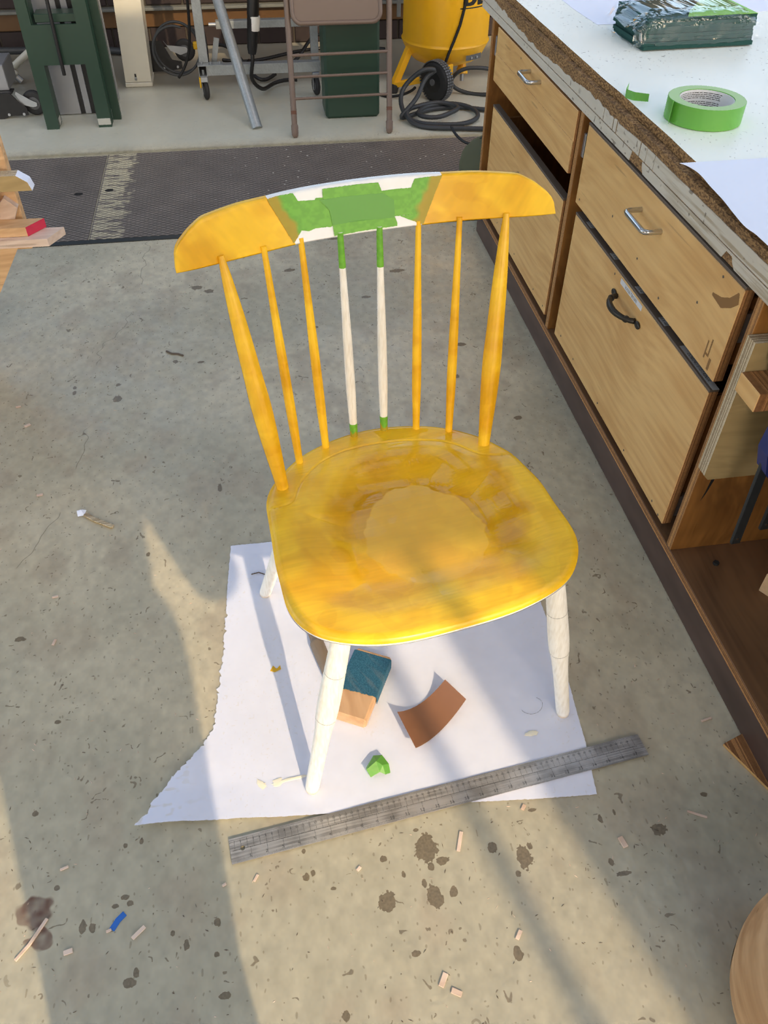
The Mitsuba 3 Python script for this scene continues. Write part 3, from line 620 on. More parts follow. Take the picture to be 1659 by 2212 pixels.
single('leaf_flake', 'yellowish dry flake on the white paper in the leg shadow', 'flake', extr(sg.Polygon([(-.066,.874),(-.060,.885),(-.054,.877),(-.047,.884),(-.046,.875),(-.058,.870)]), .0004, frame(V(0, 0, .0036), V(1, 0, 0), V(0, 1, 0), V(0, 0, 1))), 'caster_yellow')
def blob(c, rx, ry, rot, seed, h=.0008):
    r = np.random.default_rng(seed); th = np.linspace(0, 2 * math.pi, 28, endpoint=False); k = 1 + .25 * np.sin(2 * th + seed) + .12 * r.normal(size=28)
    p = np.c_[np.cos(th) * rx * k, np.sin(th) * ry * k] @ np.array([[math.cos(rot), math.sin(rot)], [-math.sin(rot), math.cos(rot)]])
    v_ = np.vstack([np.c_[p + c, np.full(28, .0034)], np.c_[p * .8 + c, np.full(28, .0034 + h)], [[*c, .0034 + h * 1.2]]])
    f_ = []
    for i_ in range(28): j_ = (i_ + 1) % 28; f_ += [[i_, j_, 28 + j_], [i_, 28 + j_, 28 + i_], [28 + i_, 28 + j_, 56]]
    return trimesh.Trimesh(v_, f_, process=False)
for c, rx, ry, rot, sd_, lab in (((-.093, .653), .006, .009, .2, 3, 'small round white paint drip on the paper, farthest from the near chair foot'), ((-.066, .652), .011, .006, .3, 5, 'white paint drip on the paper between the round drip and the smear'), ((-.040, .655), .022, .004, .12, 8, 'long white paint smear on the paper at the near chair foot'), ((.378, .677), .010, .006, .3, 9, 'creamy paint blot on the paper beside the far front leg'), ((-.007, .981), .006, .004, 0, 11, 'tiny white paint drop on the paper at the front corner of the seat')):
    single('paint_drip', lab, 'paint drip', blob(V(*c), rx, ry, rot, sd_), 'cream_paint', 40)
chips = [(.212,.511,.030,.006,1.2),(.146,.323,.016,.008,1.0),(.161,.305,.012,.008,2.6),(-.398,.562,.011,.004,.3),(-.28,.451,.020,.006,.7),(-.378,.44,.010,.007,.2),(-.323,.46,.006,.004,.3),(.467,.471,.014,.009,1.8),(.603,.496,.030,.004,-.5),(-.108,.503,.010,.004,1.0),(-.156,.5,.005,.004,.4),(.267,.364,.012,.006,.9),(.327,.55,.008,.006,.9),(-.483,1.117,.010,.005,.2),(-.47,1.002,.012,.005,1.3),(-.624,1.694,.012,.008,.6),(-.659,1.776,.010,.006,.2),(-.557,1.429,.011,.007,.2),(.694,.658,.020,.004,.2),(.049,.493,.006,.005,.7)]
CL = ['long pale wood sliver on the floor beside the largest dark stain', 'tan rectangular wood chip on bare floor near the bottom edge of the photo', 'cream wedge of wood on the floor next to the tan rectangular chip', 'small tan wood chip on the floor left of the torn paper corner', 'narrow pale sliver on the floor just right of the blue tape scrap', 'small square pale chip on the floor between the long splinter and the blue tape', 'tiny pale crumb of wood touching the lower end of the blue tape scrap', 'tan oval wood flake on the shaded floor below the far end of the ruler', 'long thin brownish shaving on the shaded floor near the bench plinth', 'small square pale chip on the floor below the holed end of the ruler', 'tiny pale chip on the floor farther left below the holed end of the ruler', 'cream curled chip on the sunlit floor above the peanut-shaped dark stain', 'pale flake at the paper edge under the middle of the ruler', 'pale squarish chip on the floor left of the paper, nearest the broken stick', 'narrow pale chip on the floor at the far left, nearer than the broken stick', 'pale chip on the grey floor at far left, second farthest of the chips', 'small white chip on the grey floor at far left, farthest of the loose chips', 'cream chip on the grey floor left of the broken stick', 'thin pale shaving on the dark floor beside the plywood offcut', 'small whitish flake on the floor between the ruler and the stain below it']
for (x, y, L, w, r), lab in zip(chips, CL):
    d = V(math.cos(r), math.sin(r)); sliver('wood_chip', lab, 'wood chip', [V(x, y) - d * L / 2, V(x, y) + d * L / 2], w, .0022, 'pale_lumber', group='wood chips scattered on the floor')
sl = []
for _ in range(1500):
    x, y = rng.uniform(-.75, .74), rng.uniform(.2, 2.65)
    r = rng.uniform(0, math.pi); L, w = rng.uniform(.0008, .0045), rng.uniform(.0003, .0009); d = V(math.cos(r), math.sin(r)); n = V(-d[1], d[0])
    if pp.buffer(.006).contains(sg.Point(x, y)): continue
    p = np.array([[*(V(x, y) - d * L), 0.0002], [*(V(x, y) + n * w), 0.0002], [*(V(x, y) + d * L), .0002], [*(V(x, y) - n * w), .0002], [x, y, .0012]])
    sl.append((p, rng.uniform()))
for nm_, lo, hi, mt in (('sawdust', 0, .35, 'pale_lumber'), ('dark_grit', .35, 1, 'dark_edge')):
    vv, ff = [], []
    for p, u_ in sl:
        if lo <= u_ < hi:
            o = len(vv); vv += p.tolist(); ff += [[o, o + 1, o + 4], [o + 1, o + 2, o + 4], [o + 2, o + 3, o + 4], [o + 3, o, o + 4]]
    k = single(nm_, {'sawdust': 'pale sawdust crumbs strewn over the concrete floor', 'dark_grit': 'dark grit and fine shavings strewn over the concrete floor'}[nm_], 'debris', trimesh.Trimesh(vv, ff, process=False), mt); labels[k]['kind'] = 'stuff'
single('plywood_offcut', 'flat brown plywood offcut poking out from under the bench plinth', 'offcut', extr(sg.Polygon([(.700,.606),(.739,.619),(.90,.66),(.90,.46),(.741,.508)]), .006, frame(V(0, 0, .0005), V(1, 0, 0), V(0, 1, 0), V(0, 0, 1))), 'drawer_wood')
# round turned piece at the lower right corner
_c, _R = V(.668, .1865), .162
single('turned_blank', 'large round turned block of pale wood on the floor at the near bench end', 'wood block', lathe(V(*_c, .0), V(*_c, .20), [(0, _R - .030), (.06, _R - .020), (.2, _R - .007), (.4, _R - .001), (.5, _R), (.6, _R - .001), (.8, _R - .008), (.92, _R - .020), (.98, _R - .034), (1, _R - .05)], 96), 'turned_wood', 40)

# ------------------------------------------------------------------ the workbench
XF = .741; YN, YF = .38, 2.624
cab = thing('bench_cabinet', 'plywood bench cabinet with four drawers and an open bay below the white worktop', 'cabinet')
part(cab, 'plinth', bx(V(.741, YN, 0), V(.765, YF - .03, .078), .002), 'plinth_brown', label='dark brown plinth board')
part(cab, 'base_panel', bx(V(.7405, YN, .070), V(1.55, YF, .0885), .001), 'base_wood')
for y0 in (.983, 1.807, 2.605): part(cab, 'upright_panel', bx(V(.741, y0, .0885), V(1.55, y0 + .0195, .641), .001), 'panel_wood')
part(cab, 'upright_panel', bx(V(.741, YN, .0885), V(1.55, YN + .019, .641), .001), 'panel_wood')
part(cab, 'back_panel', bx(V(1.535, YN + .02, .0885), V(1.55, YF - .02, .641), .001), 'panel_wood')
def handle_d(dr_, y0, y1, z, out=.034):
    P = [(XF - .004, y0, z), (XF - .004 - out * .7, y0, z), (XF - .004 - out * .93, y0 + (y1 - y0) * .04, z), (XF - .004 - out, y0 + (y1 - y0) * .12, z), (XF - .004 - out, y1 - (y1 - y0) * .12, z), (XF - .004 - out * .93, y1 - (y1 - y0) * .04, z), (XF - .004 - out * .7, y1, z), (XF - .004, y1, z)]
    part(dr_, 'handle', tube(P, .0052, 14), 'chrome', True, label='chrome bar handle')
def drawer(y0, y1, z0, z1, edging=True):
    d = part(cab, 'drawer', bx(V(.7375, y0, z0), V(.7565, y1, z1), .0012), 'drawer_wood')
    part(d, 'drawer_box', cat([bx(V(.7565, y0 + .018, z0 + .02), V(1.3, y0 + .03, z1 - .025), .001), bx(V(.7565, y1 - .03, z0 + .02), V(1.3, y1 - .018, z1 - .025), .001), bx(V(.7565, y0 + .03, z0 + .02), V(1.3, y1 - .03, z0 + .03), .001), bx(V(1.29, y0 + .03, z0 + .03), V(1.3, y1 - .03, z1 - .025), 0)]), 'panel_wood')
    if edging: part(d, 'top_edging', bx(V(.7372, y0 - .0005, z1 + .0002), V(.7568, y1 + .0005, z1 + .006), .001), 'dark_edge', label='dark brown edging')
    return d
d1 = drawer(1.033, 1.762, .459, .632); handle_d(d1, 1.334, 1.430, .587)
d2 = drawer(1.033, 1.746, .113, .437)
d3 = drawer(1.838, 2.545, .495, .636, False); handle_d(d3, 2.118, 2.207, .6135)
d4 = drawer(1.838, 2.520, .114, .429); handle_d(d4, 2.105, 2.202, .352)
part(d3, 'lower_board', bx(V(.7366, 1.838, .4955), V(.738, 2.545, .569), .0003), 'drawer_wood')
# bronze bow handle of the near lower drawer
hz = .392; bp_ = spline([(XF - .006, 1.445, hz), (XF - .016, 1.442, hz + .001), (XF - .030, 1.424, hz + .002), (XF - .036, 1.395, hz + .002), (XF - .030, 1.364, hz + .002), (XF - .016, 1.347, hz + .001), (XF - .006, 1.343, hz)], 40)
hd = part(d2, 'handle', tube(bp_, np.interp(np.linspace(0, 1, 40), [0, .12, .5, .88, 1], [.006, .0052, .0072, .0052, .006]), 12, ry=1.0), 'bronze', True, label='dark bronze bow handle')
for y in (1.460, 1.328):
    s_ = trimesh.creation.icosphere(3, 1.0); s_.apply_scale([.004, .0115, .0075]); s_.apply_translation([XF - .006, y, hz]); part(hd, 'end_plate', s_, 'bronze', True)
for y in (1.437, 1.352): part(hd, 'ring', cyl(V(XF - .022, y - .002, hz + .001), V(XF - .020, y + .002, hz + .001), .0072, 14), 'bronze', 30)
def label(parent, o, ex, ey, ez, w, h, text, th, mat, name='label', tx=None):
    L = part(parent, name, extr(sg.box(0, 0, w, h), .0003, frame(o, ex, ey, ez)), mat, label=f'paper label reading {text}')
    t = meshkit.text_mesh(text, th, .0001); b = t.bounds; t.apply_translation([w / 2 - (b[0, 0] + b[1, 0]) / 2, h / 2 - th / 2, .0003]); 
    if (b[1, 0] - b[0, 0]) > w * .94: t.apply_scale([w * .94 / (b[1, 0] - b[0, 0]), 1, 1])
    if tx: t.vertices[:, 0] = w / 2 + (t.vertices[:, 0] - w / 2) * tx
    bb = t.bounds; t.vertices[:, 0] += w / 2 - (bb[0, 0] + bb[1, 0]) / 2
    t.apply_transform(frame(o, ex, ey, ez)); part(L, 'lettering', t, 'ink')
mY, pX, pZ = V(0, -1, 0), V(1, 0, 0), V(0, 0, 1)
label(d2, V(.7373, 1.446, .4215), mY, pZ, -pX, .115, .0115, 'LOOSE TENONS', .0062, 'label_paper', tx=.95)
for y, w, t in ((1.690, .032, '10 X 50'), (1.536, .029, '8 X 50'), (1.391, .029, '5 X 40'), (1.270, .031, '6 X 40')):
    label(d2, V(.7425, y, .4431), mY, pX, pZ, w, .0125, t, .0068, 'label_dull')
label(d2, V(.7425, 1.170, .4431), mY, pX, pZ, .139, .0125, 'DOMINO SYSTAINER', .0066, 'label_dull', tx=.95)
# smears and nail heads on the drawer fronts
part(d1, 'smear', cat([extr(sg.Polygon([(1.112, .582), (1.085, .588), (1.062, .600), (1.045, .618), (1.040, .606), (1.055, .592), (1.080, .578)]).buffer(.003), .00012, frame(V(.7374, 0, 0), V(0, 1, 0), V(0, 0, 1), V(1, 0, 0)))]), 'smear_brown', label='dark smear')
part(d1, 'scrape', extr(shapely.union_all([sg.box(1.079, .478, 1.083, .512), sg.box(1.068, .486, 1.072, .52), sg.box(1.068, .486, 1.083, .490), sg.box(1.057, .466, 1.064, .488)]), .00012, frame(V(.7374, 0, 0), V(0, 1, 0), V(0, 0, 1), V(1, 0, 0))), 'smear_brown', label='dark scraped mark')
for d, pts in ((d2, [(1.70, .135), (1.60, .130), (1.42, .128), (1.25, .126), (1.09, .124), (1.055, .118), (1.48, .425), (1.33, .385)]), (d1, [(1.74, .475), (1.55, .52), (1.40, .50), (1.28, .48), (1.15, .545), (1.10, .62)]), (d4, [(2.35, .14), (2.15, .135), (1.95, .13), (1.86, .13), (2.0, .33)]), (d3, [(2.3, .62), (2.05, .52), (1.9, .515)])):
    for y, z in pts: part(d, 'nail_head', cyl(V(.7372, y, z), V(.7392, y, z), .0026, 8), 'dark_edge')
# runners seen in the gaps
for y, z in ((1.0395, .565), (1.0395, .16)):
    rn_ = part(cab, 'drawer_runner', bx(V(.7585, y, z - .035), V(1.25, y + .011, z + .02), .001), 'zinc', label='silver drawer runner')
for y, z in ((2.592, .577), (1.795, .577)): part(cab, 'drawer_runner', bx(V(.749, y, z - .03), V(1.25, y + .012, z + .022), .001), 'zinc', label='silver drawer runner')
# cracks on the near upright
part(cab, 'crack', extr(sg.Polygon([(.772, .302), (.777, .28), (.770, .24), (.764, .222), (.768, .245), (.770, .275)]), .0004, frame(V(0, .9828, 0), V(1, 0, 0), V(0, 0, 1), V(0, -1, 0))), 'ink')
# worktop
wt = thing('worktop', 'thick white worktop with a chipped brown chipboard front edge', 'worktop')
ZT = .722
def ragged(y0, y1, z, amp, f, seed, step=.006):
    y = np.arange(y0, y1 + step, step); return np.c_[y, z + amp * (meshkit.fbm(np.c_[y * f, y * 0, y * 0], 3, seed) - .5)]
lo_t = ragged(.36, 2.75, .704, .004, 60, 1)
core = sg.Polygon(np.vstack([[(.36, .641), (2.75, .641)], lo_t[::-1]]))
part(wt, 'core_board', extr(core, 1.0, frame(V(.741, 0, 0), V(0, 1, 0), V(0, 0, 1), V(1, 0, 0))), 'chipboard')
# upper sheet with a slightly rough front edge
ys = np.arange(.36, 2.76, .02); fr = .757 + .003 * (meshkit.noise(np.c_[ys * 9, ys * 0, ys * 0]) - .5) - .006 * np.clip((ys - 1.6) / .9, 0, 1)
part(wt, 'top_sheet', extr(sg.Polygon(np.vstack([np.c_[fr, ys], [(1.9, 2.76), (1.9, .36)]])), .017, frame(V(0, 0, ZT - .017), V(1, 0, 0), V(0, 1, 0), V(0, 0, 1))), 'bench_top')
TLm = frame(V(.7395, 0, 0), V(0, 1, 0), V(0, 0, 1), V(1, 0, 0))
low = sg.box(.36, .641, 2.75, .6605)
low = low.difference(sg.Polygon([(1.537, .640), (1.530, .662), (1.478, .662), (1.474, .650), (1.464, .640)])).difference(sg.Polygon([(1.128, .640), (1.118, .656), (1.098, .656), (1.092, .648), (1.081, .640)]))
for g in low.geoms: part(wt, 'edge_strip', extr(g, .0013, TLm), 'old_laminate', label='worn white laminate edging')
cuts = [.36, 1.43, 1.468, 1.50, 1.625, 1.645, 1.70, 2.75]
topz = lambda y: np.interp(y, [.1, 1.5, 1.62, 1.75, 2.0, 2.2, 2.75], [.689, .689, .683, .688, .679, .671, .690])
for a, b in zip(cuts[:-1], cuts[1:]):
    y = np.arange(a + .0006, b - .0006, .004); z = topz(y) + (.0008 + .0045 * (y > 1.62)) * 2 * (meshkit.fbm(np.c_[y * 45, y * 0, y * 0], 3, 4) - .5)
    part(wt, 'edge_strip', extr(sg.Polygon(np.vstack([[(y[0], .6625), (y[-1], .6625)], np.c_[y, np.maximum(z, .666)][::-1]])), .0013, TLm), 'old_laminate', label='worn white laminate edging')
# sheet of paper on the near end of the worktop
pf_ = np.array([(.724,1.308),(.732,1.295),(.738,1.261),(.734,1.21),(.731,1.16),(.725,1.109),(.721,1.062),(.725,1.033),(.725,1.001),(.73,.9),(.728,.7)])
_px = PchipInterpolator(-pf_[:, 1], pf_[:, 0])
yy_ = np.linspace(1.308, .7, 120)
single('bench_paper', 'bluish white paper sheet on the worktop with its wavy edge over the bench front', 'paper', extr(sg.Polygon(np.vstack([np.c_[_px(-yy_), yy_], [(1.35, .7), (1.35, 1.315)]])), .0006, frame(V(0, 0, ZT + .0009), V(1, 0, 0), V(0, 1, 0), V(0, 0, 1))), 'plain_paper')
single('tracing_paper', 'white paper sheet on the worktop beneath the wrapped pads', 'paper', extr(sg.Polygon([(.877,2.45),(.877,2.332),(.887,2.18),(1.02,2.178),(1.5,2.28),(1.5,2.6),(.89,2.62)]), .0005, frame(V(0, 0, ZT + .0005), V(1, 0, 0), V(0, 1, 0), V(0, 0, 1))), 'plain_paper')
# masking tape roll
rc = V(.858, 1.512); rl = thing('tape_roll', 'roll of green masking tape standing flat on the white worktop', 'tape roll')
Ro, Ri, Hh = .0715, .049, .038
def ring(r0_, r1_, z0_, z1_, n=72, b=.0006):
    prof_ = [(r0_, z0_), (r1_ - b, z0_), (r1_, z0_ + b), (r1_, z1_ - b), (r1_ - b, z1_), (r0_, z1_)]
    th = np.arange(n) / n * 2 * math.pi; v_ = np.concatenate([np.c_[rc[0] + r * np.cos(th), rc[1] + r * np.sin(th), np.full(n, z)] for r, z in prof_]); f_ = []
    for i_ in range(len(prof_)):
        for k_ in range(n):
            k2 = (k_ + 1) % n; i2 = (i_ + 1) % len(prof_); f_ += [[i_ * n + k_, i_ * n + k2, i2 * n + k2], [i_ * n + k_, i2 * n + k2, i2 * n + k_]]
    m_ = trimesh.Trimesh(v_, f_, process=False); m_.fix_normals(); return m_
tb = part(rl, 'tape', ring(Ri + .0018, Ro, ZT + .001, ZT + Hh), 'green_tape_dark', 30)
part(tb, 'top_face', ring(Ri + .002, Ro - .0008, ZT + Hh - .0002, ZT + Hh + .0002, b=.00005), 'tape_edge', label='pale layered side of the tape')
core_ = part(rl, 'core', ring(Ri, Ri + .0019, ZT + .001, ZT + Hh - .001), 'label_paper', 30, label='printed cardboard core')
pb = []
for rowi, (zz, segs) in enumerate([(ZT + Hh - .006 - .0032 * i_, None) for i_ in range(9)]):
    if rowi == 4: continue
    t = math.radians(28) + rng.uniform(0, .1)
    while t < math.radians(165):
        w_ = rng.uniform(.05, .22)
        P = [(rc[0] + (Ri - .0002) * math.cos(q_), rc[1] + (Ri - .0002) * math.sin(q_)) for q_ in np.linspace(t, t + w_, 6)]
        v_ = np.array([(x, y, zz + dz) for x, y in P for dz in (-.0006, .0006)]); f_ = []
        for i_ in range(5): f_ += [[2 * i_, 2 * i_ + 1, 2 * i_ + 3], [2 * i_, 2 * i_ + 3, 2 * i_ + 2]]
        pb.append(trimesh.Trimesh(v_, f_, process=False)); t += w_ + rng.uniform(.015, .04)
part(core_, 'printed_lines', cat(pb), 'ink', kind='stuff')
ta = math.radians(197); td = V(math.cos(ta), math.sin(ta)); tt = V(-td[1], td[0])
def flap(U, Wv):
    p = rc + td * (Ro + .0004) + np.outer(U * .004, td) - np.outer(.012 * (1 - U), tt); p = p + np.outer(U ** 2 * .007, td)
    return np.c_[p, ZT + .002 + (Hh - .002) * Wv + .006 * U * Wv + .003 * U * np.sin(Wv * 9) * .4]
part(rl, 'loose_end', grid(flap, 6, 16), 'green_tape_dark', True, label='torn loose tape end')
def scrap(U, Wv):
    p = np.stack([np.interp(U, [0, .35, .6, 1], [.772, .755, .766, .793]), np.interp(U, [0, .35, .6, 1], [1.676, 1.648, 1.630, 1.619])], 1)
    return np.c_[p + np.outer((Wv - .5) * .008, V(.3, .9)), ZT + .001 + Wv * .016 * np.interp(U, [0, .3, 1], [1.1, .9, .75])]
single('tape_curl', 'short curled piece of green masking tape on the worktop beside the roll', 'tape', grid(scrap, 20, 6), 'green_tape_dark', True)
# wrapped pack of green scouring pads
pk = thing('pad_pack', 'pack of dark green scouring pads wrapped in clear film on the worktop', 'scouring pads')
PO, pxd = V(.907, 1.946), V(.998, .055); pxd = pxd / np.linalg.norm(pxd); pyd = V(-pxd[1], pxd[0])
def padshape(ins, seed):
    r = np.random.default_rng(seed); g = sg.box(.006 + ins, .004 + ins, .277 - ins, .165 - ins).buffer(.004)
    return g
for i in range(8):
    off = rng.uniform(-.003, .003, 2); g = padshape(rng.uniform(0, .003), i)
    m = extr(g, .0074, frame(V(*(PO + off), ZT + .003 + i * .0078), V(*pxd, 0), V(*pyd, 0), V(0, 0, 1))); m = m.subdivide().subdivide().subdivide()
    m.vertices += (.0016 * (meshkit.noise(m.vertices * 160)[:, None] - .5)) * V(1, 1, .7)
    part(pk, 'pad', m, 'green_pad', False)
part(pk, 'print_sheet', extr(sg.Polygon([(.10, .0), (.275, .0), (.275, .16), (.22, .16), (.13, .05)]), .0005, frame(V(*PO, ZT + .0670), V(*pxd, 0), V(*pyd, 0), V(0, 0, 1))), 'lime_print', label='lime green printed leaflet')
def film(U, Wv):
    # a crumpled bag round the stack: U round the section, Wv along the pack
    a = U * 2 * math.pi; ex = np.clip(np.abs(Wv - .5) * 2, 0, 1) ** 6
    hw, hh = .090 * (1 - .1 * ex), .0365 * (1 - .55 * ex)
    ca, sa = np.cos(a), np.sin(a); cx_ = np.sign(ca) * np.abs(ca) ** .35 * hw; cz_ = np.sign(sa) * np.abs(sa) ** .35 * hh
    lx = -.022 + Wv * .322
    pxy = PO + np.outer(lx, pxd) + np.outer(.084 + cx_, pyd)
    v_ = np.c_[pxy, ZT + .0385 + cz_ - .012 * ex]
    k_ = meshkit.fbm(np.c_[lx * 55, cx_ * 60, cz_ * 90], 3, 3) - .5; amp = .004 + .016 * np.clip(1 - Wv / .22, 0, 1) + .006 * ex
    v_ = v_ + (k_ * amp)[:, None] * np.c_[np.outer(ca, pyd), sa]
    v_[:, 2] = np.maximum(v_[:, 2], ZT + .0012)
    return v_
part(pk, 'film', grid(film, 90, 120), 'clear_film', False, label='clear crinkled plastic film')

# ------------------------------------------------------------------ in the open bay of the bench
jig = thing('jig_board', 'pale plywood jig board with wooden block hung on the bench end panel', 'board')
jp = sg.Polygon([(.7325, .312), (.742, .3015), (1.02, .3015), (1.02, .585), (.7325, .585)])
part(jig, 'board', extr(jp, .0255, frame(V(0, .982, 0), V(1, 0, 0), V(0, 0, 1), V(0, -1, 0))), 'jig_wood')
part(jig, 'stop_block', bx(V(.726, .895, .500), V(.93, .956, .534), .001), 'drawer_wood', label='brown wooden block fixed to the board')
for x, z in ((.790, .565), (.797, .545)): 
    s_ = trimesh.creation.icosphere(2, .014); s_.apply_translation([x - .02, .943, z]); part(jig, 'knob', s_, 'black_plastic', True)
part(cab, 'catch', bx(V(.7412, .9735, .375), V(.752, .9825, .40), .003), 'label_paper', label='pale plastic catch')
for i, (a, b, lab) in enumerate(((V(.786, .880, .212), V(.762, .870, .50), 'dark steel clamp bar with blue jaw hanging in the open bench bay'), (V(.835, .885, .236), V(.815, .875, .50), 'dark steel clamp bar behind the blue-jawed one in the bench bay'))):
    cl = thing('bar_clamp', lab, 'clamp'); d = (b - a) / np.linalg.norm(b - a)
    part(cl, 'bar', obox((a + b) / 2, d * np.linalg.norm(b - a) / 2, V(.0085, 0, .0007), V(0, .0035, 0), .001), 'clamp_bar')
    part(cl, 'rivet', cyl(a + d * .014 + V(0, -.0042, 0), a + d * .014 + V(0, -.003, 0), .0025, 10), 'chrome')
    if i == 0:
        jw = sg.Polygon([(.786, .375), (.764, .400), (.752, .44), (.756, .50), (.83, .52), (.83, .37)]); part(cl, 'jaw', extr(jw, .03, frame(V(0, .885, 0), V(1, 0, 0), V(0, 0, 1), V(0, -1, 0))), 'blue_plastic', label='dark blue plastic jaw')
    else:
        part(cl, 'jaw', bx(V(.80, .86, .48), V(.84, .89, .53), .004), 'black_plastic')
single('wood_block', 'pale wooden block on the floor of the open bench bay', 'block', obox(V(.945, .86, .113), V(.06, .035, 0), V(-.02, .034, 0), V(0, 0, .024), .001), 'lumber')
single('steel_nut', 'small dark nut lying in the open bench bay', 'nut', cyl(V(.815, .935, .0888), V(.815, .935, .094), .006, 6), 'clamp_bar')

# ------------------------------------------------------------------ lumber rack at the left
tr = thing('trestle', 'wooden trestle with slanted legs holding loose lumber', 'trestle')
part(tr, 'post', bx(V(-.655, 2.03, .30), V(-.575, 2.06, .80), .002), 'lumber')
ll = sg.Polygon([(-.583, .345), (-.815, 0), (-.93, 0), (-.72, .345)]); part(tr, 'leg', extr(ll, .03, frame(V(0, 2.03, 0), V(1, 0, 0), V(0, 0, 1), V(0, -1, 0))), 'lumber')
part(tr, 'leg', extr(ll, .03, frame(V(0, 1.5, 0), V(1, 0, 0), V(0, 0, 1), V(0, -1, 0))), 'lumber')
part(tr, 'brace', extr(sg.Polygon([(-.70, .34), (-.612, .345), (-.575, .415), (-.60, .44)]), .02, frame(V(0, 2.03, 0), V(1, 0, 0), V(0, 0, 1), V(0, -1, 0))), 'pale_lumber')
part(tr, 'brace', extr(sg.Polygon([(-.72, .34), (-.66, .345), (-.585, .485), (-.592, .512), (-.62, .51)]), .022, frame(V(0, 2.005, 0), V(1, 0, 0), V(0, 0, 1), V(0, -1, 0))), 'pale_lumber')
part(tr, 'arm', bx(V(-.84, 1.5, .315), V(-.78, 2.06, .345), .002), 'lumber'); part(tr, 'arm', bx(V(-.76, 1.72, .435), V(-.70, 2.06, .4695), .002), 'lumber')
def slab(name, lab, P, z0, z1, mat, endmat=None):
    k = thing(name, lab, 'board'); part(k, 'plank', extr(sg.Polygon(P), z1 - z0, frame(V(0, 0, z0), V(1, 0, 0), V(0, 1, 0), V(0, 0, 1))), mat)
    return k, P
slab('lumber_board', 'pale board with a bare sawn end, lowest of the lumber on the trestle', [(-1.1, 1.95), (-.510, 1.940), (-.478, 2.000), (-1.1, 2.028)], .3465, .3655, 'pale_lumber')
k, P = slab('lumber_board', 'short board with a red painted end lying on another board', [(-1.0, 1.965), (-.556, 1.958), (-.520, 2.005), (-1.0, 2.027)], .3665, .3885, 'lumber')
part(k, 'red_end', extr(sg.Polygon([(-.5562, 1.9578), (-.5556, 1.9574), (-.5196, 2.0046), (-.5200, 2.0052)]), .0222, frame(V(0, 0, .3664), V(1, 0, 0), V(0, 1, 0), V(0, 0, 1))), 'red_paint', label='red painted end')
k = thing('lumber_stick', 'square pale stick with a slanted white sawn end, topmost on the trestle', 'stick')
st_ = sg.Polygon([(-1.0, .4705), (-.518, .4705), (-.524, .490), (-.546, .506), (-1.0, .506)])
part(k, 'stick', extr(st_, .034, frame(V(0, 2.004, 0), V(1, 0, 0), V(0, 0, 1), V(0, -1, 0))), 'jig_wood')
part(k, 'sawn_end', extr(sg.Polygon([(-.5178, .4706), (-.5236, .4903), (-.5458, .5063), (-.5460, .5060), (-.5242, .4899), (-.5184, .4705)]), .034, frame(V(0, 2.004, 0), V(1, 0, 0), V(0, 0, 1), V(0, -1, 0))), 'plain_paper', label='white sawn end')

# ------------------------------------------------------------------ along the far wall
def wheel(parent, c, ax, r, w, tyre='rubber', hub='hub_grey', name='wheel'):
    ax = np.asarray(ax, float); ax = ax / np.linalg.norm(ax); c = np.asarray(c, float)
    k = part(parent, name, lathe(c - ax * w / 2, c + ax * w / 2, [(0, r * .55), (0, r * .82), (.12, r * .93), (.3, r), (.7, r), (.88, r * .93), (1, r * .82), (1, r * .55)], 36), tyre, 35)
    part(k, 'hub', lathe(c - ax * w * .56, c + ax * w * .56, [(0, .3 * r), (.08, .62 * r), (.92, .62 * r), (1, .3 * r)], 28), hub, 35)
    return k
# green machine stand
gm = thing('machine_stand', 'dark green steel machine stand with aluminium fence rails behind it', 'machine stand')
XZf = lambda y: frame(V(0, y, 0), V(1, 0, 0), V(0, 0, 1), V(0, -1, 0))
frp = sg.Polygon([(-.858, 0), (-.808, 0), (-.804, .247), (-.641, .247), (-.643, 0), (-.588, 0), (-.586, .85), (-.853, .85)])
frp = frp.difference(sg.box(-.812, .392, -.640, .80))
part(gm, 'frame', extr(frp, .012, XZf(3.79)), 'machine_green')
part(gm, 'leg', bx(V(-.858, 3.79, 0), V(-.848, 3.87, .85), .001), 'machine_green'); part(gm, 'leg', bx(V(-.818, 3.79, 0), V(-.808, 3.87, .85), .001), 'machine_green')
part(gm, 'leg', bx(V(-.600, 3.79, .0), V(-.588, 3.85, .85), .001), 'machine_green'); part(gm, 'leg', bx(V(-.590, 3.865, 0), V(-.555, 3.89, .85), .001), 'machine_green')
part(gm, 'cross_rail', bx(V(-.80, 3.80, .395), V(-.64, 3.88, .425), .002), 'machine_green')
part(gm, 'worn_patch', bx(V(-.642, 3.7765, .010), V(-.589, 3.779, .036), .0005), 'bare_patch', label='bare worn patch'); part(gm, 'worn_patch', obox(V(-.8075, 3.83, .02), V(.0, 0, .014), V(0, .022, 0), V(.0006, 0, 0), .0002), 'bare_patch', label='bare worn patch')
part(gm, 'fence_rail', bx(V(-.86, 3.95, .003), V(-.734, 3.98, .9), .001), 'aluminium', label='aluminium rail'); part(gm, 'slot', bx(V(-.734, 3.955, .003), V(-.714, 3.975, .9), 0), 'black_plastic')
part(gm, 'fence_rail', bx(V(-.714, 3.95, .003), V(-.689, 3.98, .9), .001), 'aluminium', label='aluminium rail'); part(gm, 'slot', bx(V(-.689, 3.955, .003), V(-.668, 3.975, .9), 0), 'black_plastic')
part(gm, 'fence_rail', bx(V(-.668, 3.95, .003), V(-.648, 3.98, .9), .001), 'aluminium', label='aluminium rail')
part(gm, 'slot', bx(V(-.632, 4.0, .003), V(-.609, 4.14, .9), 0), 'black_plastic'); part(gm, 'fence_rail', bx(V(-.609, 4.10, .003), V(-.582, 4.14, .9), .001), 'aluminium', label='aluminium rail')
